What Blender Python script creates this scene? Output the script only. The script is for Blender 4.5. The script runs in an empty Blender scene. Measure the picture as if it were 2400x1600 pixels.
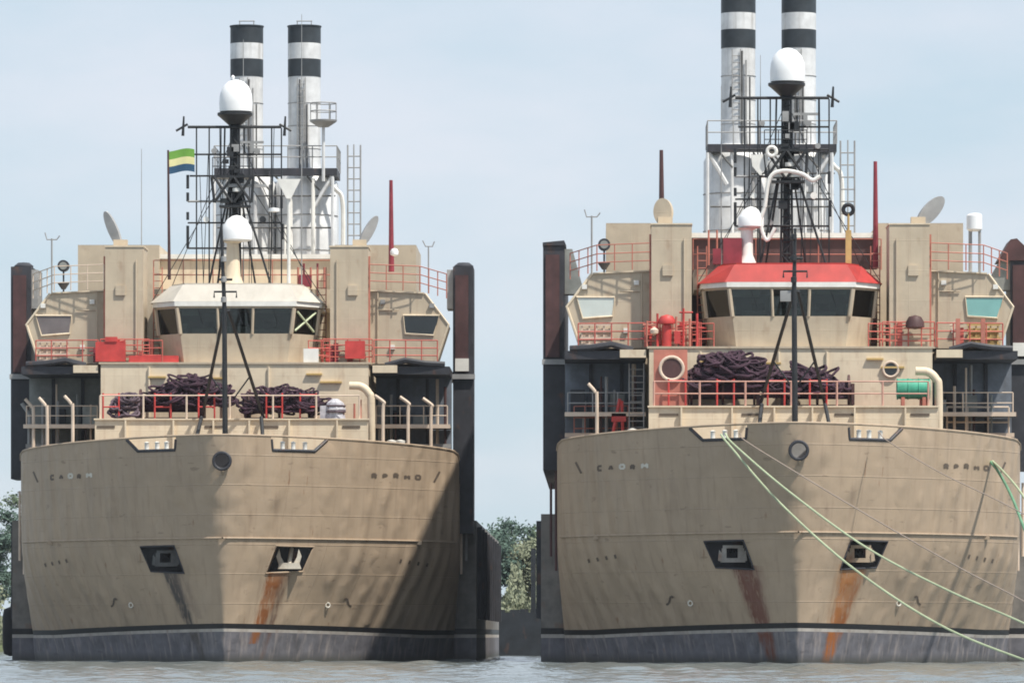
import bpy, bmesh, math, random
import numpy as np
from mathutils import Vector, Matrix
R = math.radians
sc = bpy.context.scene
C = sc.collection

# ------------------------------------------------------------------ camera, sky, sun, exposure
F, VX, VY, HC = 14400.0, 1400.0, 1490.0, 1.3        # focal length in photo pixels, optical axis, eye height
cam = bpy.data.cameras.new('camera'); cam_o = bpy.data.objects.new('camera', cam); C.objects.link(cam_o)
cam.sensor_width = 36; cam.lens = F / 2400 * 36
cam.shift_x = (1200 - VX) / 2400; cam.shift_y = (VY - 800) / 2400
cam.clip_start = 1; cam.clip_end = 8000
cam_o.location = (0, 0, HC); cam_o.rotation_euler = (R(90), 0, 0)
sc.camera = cam_o

SUN_AZ, SUN_EL = 51, 60          # degrees right of the camera-facing direction, height above the horizon
sun_dir = Vector((math.sin(R(SUN_AZ)) * math.cos(R(SUN_EL)), -math.cos(R(SUN_AZ)) * math.cos(R(SUN_EL)), math.sin(R(SUN_EL))))
W = bpy.data.worlds.new('World'); sc.world = W; W.use_nodes = True
nt = W.node_tree; nt.nodes.clear()
wo = nt.nodes.new('ShaderNodeOutputWorld'); bg = nt.nodes.new('ShaderNodeBackground')
sky = nt.nodes.new('ShaderNodeTexSky'); sky.sky_type = 'NISHITA'; sky.sun_disc = False
sky.sun_elevation = R(SUN_EL); sky.sun_rotation = math.atan2(sun_dir.x, sun_dir.y)
sky.air_density = 1.0; sky.dust_density = 0.6; sky.ozone_density = 1.6
tc = nt.nodes.new('ShaderNodeTexCoord'); mp = nt.nodes.new('ShaderNodeMapping')
mp.inputs['Scale'].default_value = (9, 9, 26)
nz = nt.nodes.new('ShaderNodeTexNoise'); nz.inputs['Scale'].default_value = 1.6; nz.inputs['Detail'].default_value = 5; nz.inputs['Roughness'].default_value = .52
cr = nt.nodes.new('ShaderNodeValToRGB'); cr.color_ramp.elements[0].position = .34; cr.color_ramp.elements[1].position = .68
cr.color_ramp.elements[0].color = (5.9, 7.25, 8.4, 1); cr.color_ramp.elements[1].color = (7.7, 8.15, 9.1, 1)
mx = nt.nodes.new('ShaderNodeMix'); mx.data_type = 'RGBA'; mx.inputs['Factor'].default_value = .8
nt.links.new(tc.outputs['Generated'], mp.inputs['Vector']); nt.links.new(mp.outputs[0], nz.inputs['Vector'])
nt.links.new(nz.outputs['Fac'], cr.inputs[0]); nt.links.new(cr.outputs[0], mx.inputs['B'])
nt.links.new(sky.outputs[0], mx.inputs['A']); nt.links.new(mx.outputs['Result'], bg.inputs[0]); nt.links.new(bg.outputs[0], wo.inputs[0])
bg.inputs[1].default_value = 0.085
sun = bpy.data.lights.new('sun', 'SUN'); sun.energy = 4.8; sun.angle = R(1.4); sun.color = (1, .94, .84)
sun_o = bpy.data.objects.new('sun', sun); C.objects.link(sun_o); sun_o.rotation_euler = sun_dir.to_track_quat('Z', 'Y').to_euler()
sun_o.location = (60, 200, 80)
vs = sc.view_settings; vs.view_transform = 'Standard'; vs.look = 'None'; vs.gamma = 1; vs.exposure = 0.32; vs.use_curve_mapping = False
sc.cycles.filter_width = 1.8

# ------------------------------------------------------------------ helpers
def at(px, py, Y):
    """photo pixel (2400 x 1600) at distance Y -> world point"""
    return Vector(((px - VX) * Y / F, Y, HC + (VY - py) * Y / F))

class MB:
    def __init__(s): s.v = []; s.f = []
    def add(s, vs_, fs):
        n = len(s.v); s.v += [tuple(p) for p in vs_]; s.f += [tuple(i + n for i in f) for f in fs]; return s
    def box(s, x0, x1, y0, y1, z0, z1):
        v = [(x, y, z) for z in (z0, z1) for y in (y0, y1) for x in (x0, x1)]
        return s.add(v, [(0, 2, 3, 1), (4, 5, 7, 6), (0, 1, 5, 4), (2, 6, 7, 3), (0, 4, 6, 2), (1, 3, 7, 5)])
    def loft(s, rings, caps=True, closed=True):
        n = len(rings[0]); vs_ = [p for r in rings for p in r]; fs = []
        for i in range(len(rings) - 1):
            for j in range(n if closed else n - 1):
                k = (j + 1) % n
                fs.append((i * n + j, i * n + k, (i + 1) * n + k, (i + 1) * n + j))
        if caps: fs += [tuple(range(n - 1, -1, -1)), tuple(range((len(rings) - 1) * n, len(rings) * n))]
        return s.add(vs_, fs)
    def prism(s, poly, y0, y1):            # outline in x, z pushed along y
        return s.loft([[(x, y0, z) for x, z in poly], [(x, y1, z) for x, z in poly]])
    def plan(s, poly, z0, z1, poly2=None): # outline in x, y raised in z
        return s.loft([[(x, y, z0) for x, y in poly], [(x, y, z1) for x, y in (poly2 or poly)]])
    def tube(s, pts, r, n=6, r1=None, closed=False):
        pts = [Vector(p) for p in pts]; m = len(pts); rings = []; up = Vector((.13, .21, 1)).normalized()
        for i, p in enumerate(pts):
            a = pts[i - 1] if i else (pts[-1] if closed else p); b = pts[i + 1] if i < m - 1 else (pts[0] if closed else p)
            t = (b - a).normalized()
            if abs(t.dot(up)) > .97: up = Vector((1, .1, .05)).normalized()
            u = t.cross(up).normalized(); w = t.cross(u); up = -w if (-w).dot(up) > 0 else w
            rr = r if r1 is None else r + (r1 - r) * i / (m - 1)
            rings.append([p + (u * math.cos(2 * math.pi * j / n) + w * math.sin(2 * math.pi * j / n)) * rr for j in range(n)])
        if closed: rings.append(rings[0]); return s.loft(rings, caps=False)
        return s.loft(rings)
    def cyl(s, p0, p1, r0, r1=None, n=20):
        return s.tube([p0, p1], r0, n, r0 if r1 is None else r1)
    def lathe(s, c, prof, n=28):
        rings = [[(c[0] + r * math.cos(2 * math.pi * j / n), c[1] + r * math.sin(2 * math.pi * j / n), c[2] + z) for j in range(n)] for r, z in prof]
        return s.loft(rings)
    def ring(s, c, axis, Rr, r, n=24, k=8):
        a = Vector(axis).normalized(); u = a.orthogonal().normalized(); w = a.cross(u); c = Vector(c)
        return s.tube([c + (u * math.cos(2 * math.pi * i / n) + w * math.sin(2 * math.pi * i / n)) * Rr for i in range(n)], r, k, closed=True)
    def mesh(s, name, smooth=False, mat=None):
        me = bpy.data.meshes.new(name); me.from_pydata(s.v, [], s.f)
        bm = bmesh.new(); bm.from_mesh(me); bmesh.ops.recalc_face_normals(bm, faces=bm.faces); bm.to_mesh(me); bm.free()
        if smooth:
            me.shade_smooth(); me.set_sharp_from_angle(angle=R(38))
        if mat: me.materials.append(mat)
        return me
    def build(s, name, mat, parent=None, smooth=False, **tags):
        return link(name, s.mesh(name, smooth, mat), parent, **tags)

def link(name, me, parent=None, label=None, cat=None, group=None, kind=None, loc=None):
    o = bpy.data.objects.new(name, me); C.objects.link(o)
    if parent is not None: o.parent = parent
    if loc is not None: o.location = loc
    if label: o['label'] = label
    if cat: o['category'] = cat
    if group: o['group'] = group
    if kind: o['kind'] = kind
    return o
def empty(name, loc, label, cat, group=None):
    return link(name, None, None, label, cat, group, None, loc)

def smoothpts(pts, n=8):                    # Catmull-Rom through the points
    P = [Vector(p) for p in pts]; P = [P[0] * 2 - P[1]] + P + [P[-1] * 2 - P[-2]]; out = []
    for i in range(1, len(P) - 2):
        for j in range(n):
            t = j / n; a, b, c, d = P[i - 1:i + 3]
            out.append(.5 * ((2 * b) + (c - a) * t + (2 * a - 5 * b + 4 * c - d) * t * t + (3 * b - a - 3 * c + d) * t ** 3))
    return out + [P[-2]]

def boolcut(o, cutters):
    for cmb in cutters:
        co = cmb.build('cutter', None, o.parent)
        md = o.modifiers.new('cut', 'BOOLEAN'); md.operation = 'DIFFERENCE'; md.object = co; md.solver = 'EXACT'
        dg = bpy.context.evaluated_depsgraph_get(); me = bpy.data.meshes.new_from_object(o.evaluated_get(dg))
        o.modifiers.clear(); old = o.data; o.data = me; bpy.data.meshes.remove(old)
        cm = co.data; bpy.data.objects.remove(co); bpy.data.meshes.remove(cm)
    me = o.data; me.shade_smooth(); me.set_sharp_from_angle(angle=R(30))

# ------------------------------------------------------------------ materials
def mat(name, col, rough=.5, metal=0., var=.12, streak=.0, streak_col=(.16, .09, .05), bump=0., scale=1.2, spec=.4, hull=None, rust=.0, panel=0., wet=False, seams=False):
    m = bpy.data.materials.new(name); m.use_nodes = True; n = m.node_tree; B = n.nodes['Principled BSDF']
    B.inputs['Roughness'].default_value = rough; B.inputs['Metallic'].default_value = metal; B.inputs['Specular IOR Level'].default_value = spec
    def N(t, **k):
        x = n.nodes.new(t)
        for a, b in k.items(): setattr(x, a, b)
        return x
    L = n.links.new
    tc = N('ShaderNodeTexCoord'); co = tc.outputs['Object']
    nz = N('ShaderNodeTexNoise'); nz.inputs['Scale'].default_value = scale; nz.inputs['Detail'].default_value = 6; nz.inputs['Roughness'].default_value = .6
    L(co, nz.inputs['Vector'])
    mr = N('ShaderNodeMapRange'); mr.inputs['From Min'].default_value = .3; mr.inputs['From Max'].default_value = .7
    mr.inputs['To Min'].default_value = 1 - var; mr.inputs['To Max'].default_value = 1 + var; L(nz.outputs['Fac'], mr.inputs['Value'])
    mul = N('ShaderNodeMix', data_type='RGBA', blend_type='MULTIPLY'); mul.inputs['Factor'].default_value = 1; mul.inputs['A'].default_value = (*col, 1)
    L(mr.outputs[0], mul.inputs['B']); cur = mul.outputs['Result']
    def blend(fac, c, cur):
        x = N('ShaderNodeMix', data_type='RGBA'); x.inputs['B'].default_value = (*c, 1); L(cur, x.inputs['A']); L(fac, x.inputs['Factor']); return x.outputs['Result']
    def noise_mask(sx, sz, lo, hi, amt, off=0., detail=4):
        mp = N('ShaderNodeMapping'); mp.inputs['Scale'].default_value = (sx, sx, sz); mp.inputs['Location'].default_value = (off, off * .7, off); L(co, mp.inputs['Vector'])
        z = N('ShaderNodeTexNoise'); z.inputs['Scale'].default_value = 1; z.inputs['Detail'].default_value = detail; L(mp.outputs[0], z.inputs['Vector'])
        r = N('ShaderNodeMapRange'); r.inputs['From Min'].default_value = lo; r.inputs['From Max'].default_value = hi; r.inputs['To Max'].default_value = amt
        L(z.outputs['Fac'], r.inputs['Value']); return r.outputs[0]
    if streak: cur = blend(noise_mask(3.2, .22, .52, .75, streak), streak_col, cur)
    if rust: cur = blend(noise_mask(1.7, 1.0, .6, .72, rust, 7.3, 7), (.22, .085, .03), cur)
    if hull:
        sx = N('ShaderNodeSeparateXYZ'); L(co, sx.inputs[0])
        wob = N('ShaderNodeTexNoise'); wob.inputs['Scale'].default_value = 2.2; wob.inputs['Detail'].default_value = 5; L(co, wob.inputs['Vector'])
        def M(op, a, b, c=None):
            x = N('ShaderNodeMath', operation=op)
            for i, q in enumerate((a, b, c)):
                if q is None: continue
                if isinstance(q, (int, float)): x.inputs[i].default_value = q
                else: L(q, x.inputs[i])
            return x.outputs[0]
        fine = noise_mask(7, .25, .35, .65, 1.0, 5.5, 3)
        for (xa, za, xb, zb, w0, w1, c, amt) in hull:
            # a run of rust down the plating below a fitting, centre line from (xa, za) to (xb, zb)
            t = M('DIVIDE', M('SUBTRACT', za, sx.outputs['Z']), za - zb)
            cx = M('MULTIPLY_ADD', t, xb - xa, xa)
            d = M('ABSOLUTE', M('SUBTRACT', M('MULTIPLY_ADD', wob.outputs['Fac'], .22, M('SUBTRACT', sx.outputs['X'], .11)), cx), 0)
            w = M('MULTIPLY_ADD', t, w1 - w0, w0)
            m1 = N('ShaderNodeMapRange', interpolation_type='SMOOTHSTEP'); m1.inputs['From Min'].default_value = 1; m1.inputs['From Max'].default_value = .25
            L(M('DIVIDE', d, w), m1.inputs['Value'])
            gate = M('MULTIPLY', M('GREATER_THAN', t, -.02), M('LESS_THAN', t, 1.02))
            fade = N('ShaderNodeMapRange'); fade.inputs['From Min'].default_value = .0; fade.inputs['From Max'].default_value = 1; fade.inputs['To Min'].default_value = amt; fade.inputs['To Max'].default_value = amt * .5
            L(t, fade.inputs['Value'])
            fr = M('MULTIPLY', M('MULTIPLY', m1.outputs[0], gate), fade.outputs[0])
            fr = M('MULTIPLY', fr, M('MULTIPLY_ADD', wob.outputs['Fac'], .7, .35)); fr = M('MULTIPLY', fr, M('MULTIPLY_ADD', fine, 1.3, .55))
            cur = blend(fr, c, cur)
    if wet:
        s2 = N('ShaderNodeSeparateXYZ'); L(co, s2.inputs[0]); w2 = N('ShaderNodeMapRange'); w2.inputs['From Min'].default_value = .5; w2.inputs['From Max'].default_value = .1; w2.inputs['To Max'].default_value = .8
        a2 = N('ShaderNodeMath', operation='MULTIPLY_ADD'); L(nz.outputs['Fac'], a2.inputs[0]); a2.inputs[1].default_value = -.5; L(s2.outputs['Z'], a2.inputs[2]); a3 = N('ShaderNodeMath', operation='ADD'); L(a2.outputs[0], a3.inputs[0]); a3.inputs[1].default_value = .25
        L(a3.outputs[0], w2.inputs['Value']); cur = blend(w2.outputs[0], (.045, .045, .035), cur)       # weed and slime left by the tide
    if hull:
        cur = blend(noise_mask(.55, .8, .54, .6, .2, 3.1, 3), (col[0] * 1.18, col[1] * 1.16, col[2] * 1.12), cur)       # patches of touch-up paint
        cur = blend(noise_mask(1.1, 3.5, .66, .7, .5, 11.0, 6), (col[0] * .5, col[1] * .48, col[2] * .48), cur)          # scrapes
        cur = blend(noise_mask(2.6, .5, .69, .74, .6, 19.0, 6), (.2, .1, .05), cur)                                      # rust runs
    L(cur, B.inputs['Base Color'])
    if bump or panel:
        bp = N('ShaderNodeBump'); bp.inputs['Strength'].default_value = 1; bp.inputs['Distance'].default_value = 1
        n2 = N('ShaderNodeTexNoise'); n2.inputs['Scale'].default_value = scale * 1.4; n2.inputs['Detail'].default_value = 3; L(co, n2.inputs['Vector'])
        a = N('ShaderNodeMath', operation='MULTIPLY'); a.inputs[1].default_value = bump; L(n2.outputs['Fac'], a.inputs[0]); h = a.outputs[0]
        if panel:      # shell plating drawn in between its frames
            wv = N('ShaderNodeTexWave', wave_type='BANDS', bands_direction='Y'); wv.inputs['Scale'].default_value = .26; wv.inputs['Distortion'].default_value = 1.6; wv.inputs['Detail'].default_value = 1; L(co, wv.inputs['Vector'])
            nm2 = N('ShaderNodeTexNoise'); nm2.inputs['Scale'].default_value = .35; L(co, nm2.inputs['Vector'])
            am = N('ShaderNodeMapRange'); am.inputs['From Min'].default_value = .36; am.inputs['From Max'].default_value = .6; am.inputs['To Max'].default_value = panel; L(nm2.outputs['Fac'], am.inputs['Value'])
            b = N('ShaderNodeMath', operation='MULTIPLY_ADD'); L(am.outputs[0], b.inputs[1]); L(wv.outputs['Fac'], b.inputs[0]); L(h, b.inputs[2]); h = b.outputs[0]
        if panel or seams:
            sp = N('ShaderNodeSeparateXYZ'); L(co, sp.inputs[0])
            for ax_, per in (('Z', 1.45), ('Y' if panel else 'X', 2.4 if panel else 1.9)):     # weld seams between plates
                d1 = N('ShaderNodeMath', operation='PINGPONG'); L(sp.outputs[ax_], d1.inputs[0]); d1.inputs[1].default_value = per / 2
                d2 = N('ShaderNodeMapRange'); d2.inputs['From Max'].default_value = .03; d2.inputs['To Min'].default_value = .012 if panel else .0035; d2.inputs['To Max'].default_value = 0; L(d1.outputs[0], d2.inputs['Value'])
                d3 = N('ShaderNodeMath', operation='ADD'); L(h, d3.inputs[0]); L(d2.outputs[0], d3.inputs[1]); h = d3.outputs[0]
        L(h, bp.inputs['Height']); L(bp.outputs[0], B.inputs['Normal'])
    return m

RUST = (.20, .075, .025); GRIME = (.07, .06, .055)
def hull_streaks(k):
    if k == 0: return [(-2.75, 4.35, -1.0, 0, .5, .22, GRIME, 1.6), (2.6, 4.35, 1.35, 1.0, .62, .3, (.22, .08, .025), 1.8), (2.9, 4.2, 1.7, 0, .3, .14, (.12, .06, .04), .8), (-2.5, 4.4, -1.2, 2.2, .7, .3, (.16, .12, .1), .5)]
    return [(-2.45, 4.5, -1.05, 0, .7, .36, (.13, .042, .024), 1.9), (2.75, 4.6, 1.35, 0, .78, .32, (.29, .095, .022), 1.9), (-2.3, 4.5, -1.4, 1.5, .95, .5, (.2, .11, .085), .6), (2.6, 4.6, 1.5, 1.5, .95, .5, (.33, .16, .06), .6)]
MT = [dict(), dict()]
for k in (0, 1):
    MT[k]['hull'] = mat('hull_paint_%d' % k, (.378, .29, .208), .55, var=.08, streak=.36, streak_col=(.2, .14, .1), bump=.02, scale=.55, hull=hull_streaks(k), panel=.11)
    MT[k]['boot'] = mat('boot_paint_%d' % k, (.125, .122, .138), .65, var=.4, streak=.65, streak_col=(.36, .31, .29), bump=.02, scale=1.3, hull=hull_streaks(k), wet=True)
M = dict(
    black=mat('black_paint', (.012, .012, .014), .5), white=mat('white_paint', (.75, .74, .7), .5, streak=.12),
    wline=mat('waterline_white', (.4, .37, .34), .6, var=.25, streak=.4),
    cream=mat('cream_paint', (.66, .56, .42), .55, var=.07, streak=.3, streak_col=(.36, .22, .13), bump=.012, seams=True, rust=.25),
    tan=mat('tan_house_paint', (.50, .42, .315), .55, var=.08, streak=.3, streak_col=(.3, .2, .14), bump=.012, seams=True, rust=.25),
    roofc=mat('cream_roof_paint', (.5, .465, .41), .5, var=.1, streak=.1), roofr=mat('red_roof_paint', (.38, .035, .03), .55, var=.2),
    red=mat('red_paint', (.5, .055, .05), .5, var=.3), rail=mat('rail_paint', (.46, .17, .125), .55, var=.2), railp=mat('pale_rail_paint', (.62, .5, .4), .55, var=.15),
    dark=mat('dark_steel', (.036, .037, .045), .55, var=.3, rust=.3), maroon=mat('maroon_steel', (.075, .035, .035), .6, var=.3, streak=.3, streak_col=(.03, .025, .03)),
    navy=mat('navy_steel', (.15, .17, .205), .6, var=.3, streak=.4, streak_col=(.1, .1, .1)), greyw=mat('grey_wall', (.22, .23, .22), .6, var=.25, streak=.4, streak_col=(.22, .22, .21)),
    mast=mat('mast_black', (.022, .024, .027), .5, var=.3), grey=mat('grey_steel', (.3, .3, .3), .5, var=.2),
    silver=mat('funnel_silver', (.66, .67, .68), .45, metal=.1, var=.16, streak=.6, streak_col=(.3, .29, .28)), fblack=mat('funnel_band', (.03, .038, .046), .5, var=.35),
    dome=mat('radome', (.82, .83, .84), .35, var=.03), glass=mat('dark_glass', (.012, .015, .017), .06, var=.2, spec=.7), console=mat('console_grey', (.42, .43, .4), .5, var=.3), blind=mat('pale_blind', (.5, .5, .46), .7), teal=mat('teal_glass', (.2, .42, .40), .15, var=.1, spec=.6),
    paleglass=mat('pale_glass', (.55, .6, .57), .2, var=.08, spec=.6), lgrey=mat('light_pane', (.16, .14, .14), .15, var=.2),
    rope=mat('dark_rope', (.045, .022, .036), .9, var=.6, scale=2), rope2=mat('pale_dark_rope', (.11, .08, .1), .85, var=.4), green=mat('green_drum', (.05, .3, .2), .5, var=.25, streak=.4, streak_col=(.45, .5, .45)),
    line=mat('mooring_line', (.37, .43, .28), .8, var=.15), lined=mat('green_line', (.12, .26, .16), .8, var=.2), line_shadow=mat('line_shadow', (.3, .24, .2), .6),  # the last brown colours the strands that stand for line shadows
    deck=mat('red_oxide_deck', (.2, .07, .055), .7, var=.2), yellow=mat('yellowed_steel', (.5, .35, .14), .6, var=.2), orange=mat('orange_ring', (.75, .18, .06), .5),
    rubber=mat('rubber', (.015, .016, .018), .75, var=.3), mark=mat('dark_marks', (.11, .085, .065), .6), markw=mat('light_marks', (.6, .57, .5), .6),
    fg=mat('flag_green', (.16, .36, .06), .8), fw=mat('flag_pale', (.74, .7, .36), .8), fb=mat('flag_blue', (.03, .09, .17), .8),
    wrap=mat('grey_canvas', (.42, .42, .46), .8, var=.4, scale=3), dred=mat('dark_red_paint', (.24, .035, .05), .55, var=.3), tape=mat('pale_green_tape', (.5, .56, .38), .7), hside=mat('sponson_grey', (.17, .158, .145), .6, var=.35, streak=.5, streak_col=(.22, .2, .18), rust=.4), railk=mat('pink_rail_paint', (.52, .3, .24), .55, var=.2), redrail=mat('worn_red_rail', (.5, .12, .095), .6, var=.3), anchp=mat('anchor_pale', (.55, .5, .42), .7, var=.3, rust=.3), anch=mat('anchor_tan', (.42, .33, .24), .7, var=.35, rust=.5), anchg=mat('anchor_grey', (.3, .28, .26), .7, var=.35, rust=.5), soot=mat('sooty_pipe', (.1, .1, .1), .7, var=.5),
    barge=mat('barge_black', (.02, .024, .03), .6, var=.4, rust=.2),
)

def clear_glass():
    m = bpy.data.materials.new('tinted_glass'); m.use_nodes = True; n = m.node_tree; n.nodes.clear()
    o = n.nodes.new('ShaderNodeOutputMaterial'); g = n.nodes.new('ShaderNodeBsdfGlossy'); g.inputs['Roughness'].default_value = .03
    t = n.nodes.new('ShaderNodeBsdfTransparent'); t.inputs[0].default_value = (.52, .58, .55, 1); f = n.nodes.new('ShaderNodeFresnel'); f.inputs[0].default_value = 1.75; x = n.nodes.new('ShaderNodeMixShader')
    n.links.new(f.outputs[0], x.inputs[0]); n.links.new(t.outputs[0], x.inputs[1]); n.links.new(g.outputs[0], x.inputs[2]); n.links.new(x.outputs[0], o.inputs[0]); return m
M['tint'] = clear_glass()
# ------------------------------------------------------------------ water, river bank
def build_water():
    def ax(*segs):
        out = []
        for a, b, n in segs: out += list(np.linspace(a, b, n, endpoint=False))
        return np.array(out + [segs[-1][1]])
    xs = ax((-4000, -120, 6), (-120, -45, 60), (-45, 45, 460), (45, 120, 60), (120, 4000, 6))
    ys = ax((-800, 100, 4), (100, 160, 60), (160, 318, 640), (318, 420, 60), (420, 6000, 8))
    X, Y = np.meshgrid(xs, ys); Z = np.zeros_like(X); rng = np.random.RandomState(4)
    for i in range(46):
        lam = rng.uniform(.9, 4.5); th = rng.normal(.5, .75); k = 2 * math.pi / lam
        Z += .0085 * lam ** .75 * .55 * np.sin(k * (X * math.sin(th) + Y * math.cos(th)) + rng.uniform(0, 6.28))
    env = np.clip(1 - np.abs(X) / 110, 0, 1) * np.clip((Y - 100) / 40, 0, 1) * np.clip((415 - Y) / 80, 0, 1)
    Z *= np.sqrt(env)
    ny, nx = X.shape; me = bpy.data.meshes.new('water'); co = np.stack([X, Y, Z], -1).reshape(-1, 3)
    idx = np.arange(ny * nx).reshape(ny, nx); f = np.stack([idx[:-1, :-1], idx[:-1, 1:], idx[1:, 1:], idx[1:, :-1]], -1).reshape(-1, 4)
    me.vertices.add(len(co)); me.vertices.foreach_set('co', co.ravel()); me.loops.add(f.size); me.loops.foreach_set('vertex_index', f.ravel())
    me.polygons.add(len(f)); me.polygons.foreach_set('loop_start', np.arange(len(f)) * 4); me.update(calc_edges=True); me.shade_smooth()
    m = bpy.data.materials.new('river_water'); m.use_nodes = True; n = m.node_tree; B = n.nodes['Principled BSDF']
    B.inputs['Base Color'].default_value = (.13, .15, .15, 1); B.inputs['Roughness'].default_value = .12; B.inputs['IOR'].default_value = 1.33
    tc = n.nodes.new('ShaderNodeTexCoord'); mp = n.nodes.new('ShaderNodeMapping'); mp.inputs['Scale'].default_value = (1, .6, 1)
    nz = n.nodes.new('ShaderNodeTexNoise'); nz.inputs['Scale'].default_value = 3.2; nz.inputs['Detail'].default_value = 5; bp = n.nodes.new('ShaderNodeBump'); bp.inputs['Strength'].default_value = .4; bp.inputs['Distance'].default_value = .12
    n.links.new(tc.outputs['Object'], mp.inputs[0]); n.links.new(mp.outputs[0], nz.inputs['Vector']); n.links.new(nz.outputs['Fac'], bp.inputs['Height']); n.links.new(bp.outputs[0], B.inputs['Normal'])
    me.materials.append(m); link('water', me, kind='structure')
build_water()
def build_bank():
    xs = np.linspace(-420, 420, 90); ys = [505, 514, 522, 532, 560, 640, 1200]; zb = [-2, -.3, .45, 1.0, 1.5, 2.5, 5]
    v = []; random.seed(3)
    for y, z in zip(ys, zb):
        for x in xs: v.append((x, y + 3 * math.sin(x * .11) + random.uniform(-1, 1), z + (random.uniform(-.2, .25) if z > 0 else 0)))
    n = len(xs); f = [(i * n + j, i * n + j + 1, (i + 1) * n + j + 1, (i + 1) * n + j) for i in range(len(ys) - 1) for j in range(n - 1)]
    mb = MB(); mb.add(v, f); o = mb.build('terrain', mat('bank_earth', (.07, .085, .035), .9, var=.5, scale=.5), kind='structure'); 
build_bank()

# ------------------------------------------------------------------ hull form (x to the right, y aft from the stem, z up)
ZK, ZD = 6.1, 9.15
def hb(o, z):
    so = 1.7 * max(0, 1 - z / 11.2) ** 1.2
    u = min(1, max(0, z / ZK)); u = u * u * (3 - 2 * u) if z < ZK else 1
    Lz = 16.8 - 2.0 * u; q = 1.12 + .15 * u; Bm = 10.85 + .38 * u; p = 1.3 + .1 * u; c = max(0, min(1, (z - 1.5) / 8)); c = .04 + .34 * c * c * (3 - 2 * c); q = 1.1 + .08 * u; d = max(0, o - so)
    t = math.sqrt(d * d + 2 * c * d) / (Lz + c * .8)
    if t <= 0: return 0.
    t = min(1, t)
    return Bm * (1 - (1 - t) ** p) ** (1 / q)
def stem(z): return 1.7 * max(0, 1 - z / 11.2) ** 1.2
def osurf(x, z):
    a, b = 0., 20.; x = abs(x)
    for _ in range(40):
        m = (a + b) / 2
        if hb(m, z) < x: a = m
        else: b = m
    return (a + b) / 2
def ztop(o): return 11.12 - .42 * (min(o, 15.5) / 15) ** 1.6 - (max(0, o - 13.2) / 2.6) ** 2.2 * .75
def zs(o, base): return base - .34 * min(1, (o / 14)) ** 1.2          # stripe sheers up to the stem
OEND = 19.0
ts = [i / 46 for i in range(47)]
def stations(z): return [stem(z) + (OEND - stem(z)) * t ** 2 for t in ts]
def ring_at(zf, inset=0.):
    """closed plan ring: starboard from stem to OEND, then back on port; zf(o) -> height"""
    rt = []; 
    z0 = zf(0)
    for o in stations(z0):
        z = zf(o); b = max(0, hb(o, z) - inset); rt.append((b, o + (inset * .8 if o - stem(z) < 3 else 0), z))
    lf = [(-x, y, z) for x, y, z in reversed(rt[1:])]
    return rt + lf
def shell(levels):
    return MB().loft([ring_at(f) for f in levels])

def glyph(mb, strokes, x, z, h, asp=1.):
    """painted letter strokes laid on the bow plating"""
    for (u0, v0, u1, v1) in strokes:
        for i in range(2):
            pass
        a = (x + u0 * h * asp, z + v0 * h); b = (x + u1 * h * asp, z + v1 * h); w = .05
        dx, dz = b[0] - a[0], b[1] - a[1]; l = math.hypot(dx, dz) or 1; nx, nz_ = -dz / l * w, dx / l * w
        q = [(a[0] - nx, a[1] - nz_), (a[0] + nx, a[1] + nz_), (b[0] + nx, b[1] + nz_), (b[0] - nx, b[1] - nz_)]
        f_ = [(px, osurf(px, pz) - .02, pz) for px, pz in q]; g_ = [(px, osurf(px, pz) + .03, pz) for px, pz in q]
        mb.loft([f_, g_])
LET = [[(0, 0, 0, 1), (0, 1, .55, 1), (.55, 1, .55, .5), (.55, .5, 0, .5)], [(0, 0, 0, 1), (0, 1, .5, .95), (.5, .95, .5, .5), (.5, .5, 0, .5), (.25, .5, .55, 0)],
       [(0, 0, 0, .9), (.6, 0, .6, .9), (0, 0, .6, 0), (0, .9, .6, .9)], [(0, 0, 0, 1), (0, 1, .35, .4), (.35, .4, .7, 1), (.7, 1, .7, 0)],
       [(0, 0, .3, 1), (.3, 1, .6, 0), (.15, .4, .45, .4)], [(.5, 0, 0, 0), (0, 0, 0, 1), (0, 1, .5, 1)]]

def rail(parent, pts, h, m, bars=(1, .66, .33), spacing=1.3, r=.028, pr=.032):
    pts = [Vector(p) for p in pts]; mb = MB()
    for b in bars: mb.tube([p + Vector((0, 0, h * b)) for p in pts], r, 5)
    ro = mb.build('railing', m, parent); pm = MB().cyl((0, 0, 0), (0, 0, h), pr, n=6).mesh('post', False, m)
    for a, b in zip(pts[:-1], pts[1:]):
        n = max(1, round((b - a).length / spacing))
        for i in range(n): link('post', pm, ro, loc=a.lerp(b, i / n))
    link('post', pm, ro, loc=pts[-1])
    return ro
def ladder(parent, x0, x1, y, z0, z1, m, name='ladder', step=.34, r=.03, tilt=0):
    mb = MB(); lo = mb.tube([(x0, y, z0), (x0, y + tilt, z1)], r, 5).tube([(x1, y, z0), (x1, y + tilt, z1)], r, 5).build(name, m, parent)
    rm = MB().cyl((x0, 0, 0), (x1, 0, 0), r * .8, n=5).mesh('rung', False, m); k = int((z1 - z0) / step)
    for i in range(1, k): link('rung', rm, lo, loc=(0, y + tilt * i / k, z0 + (z1 - z0) * i / k))
    return lo
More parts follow.
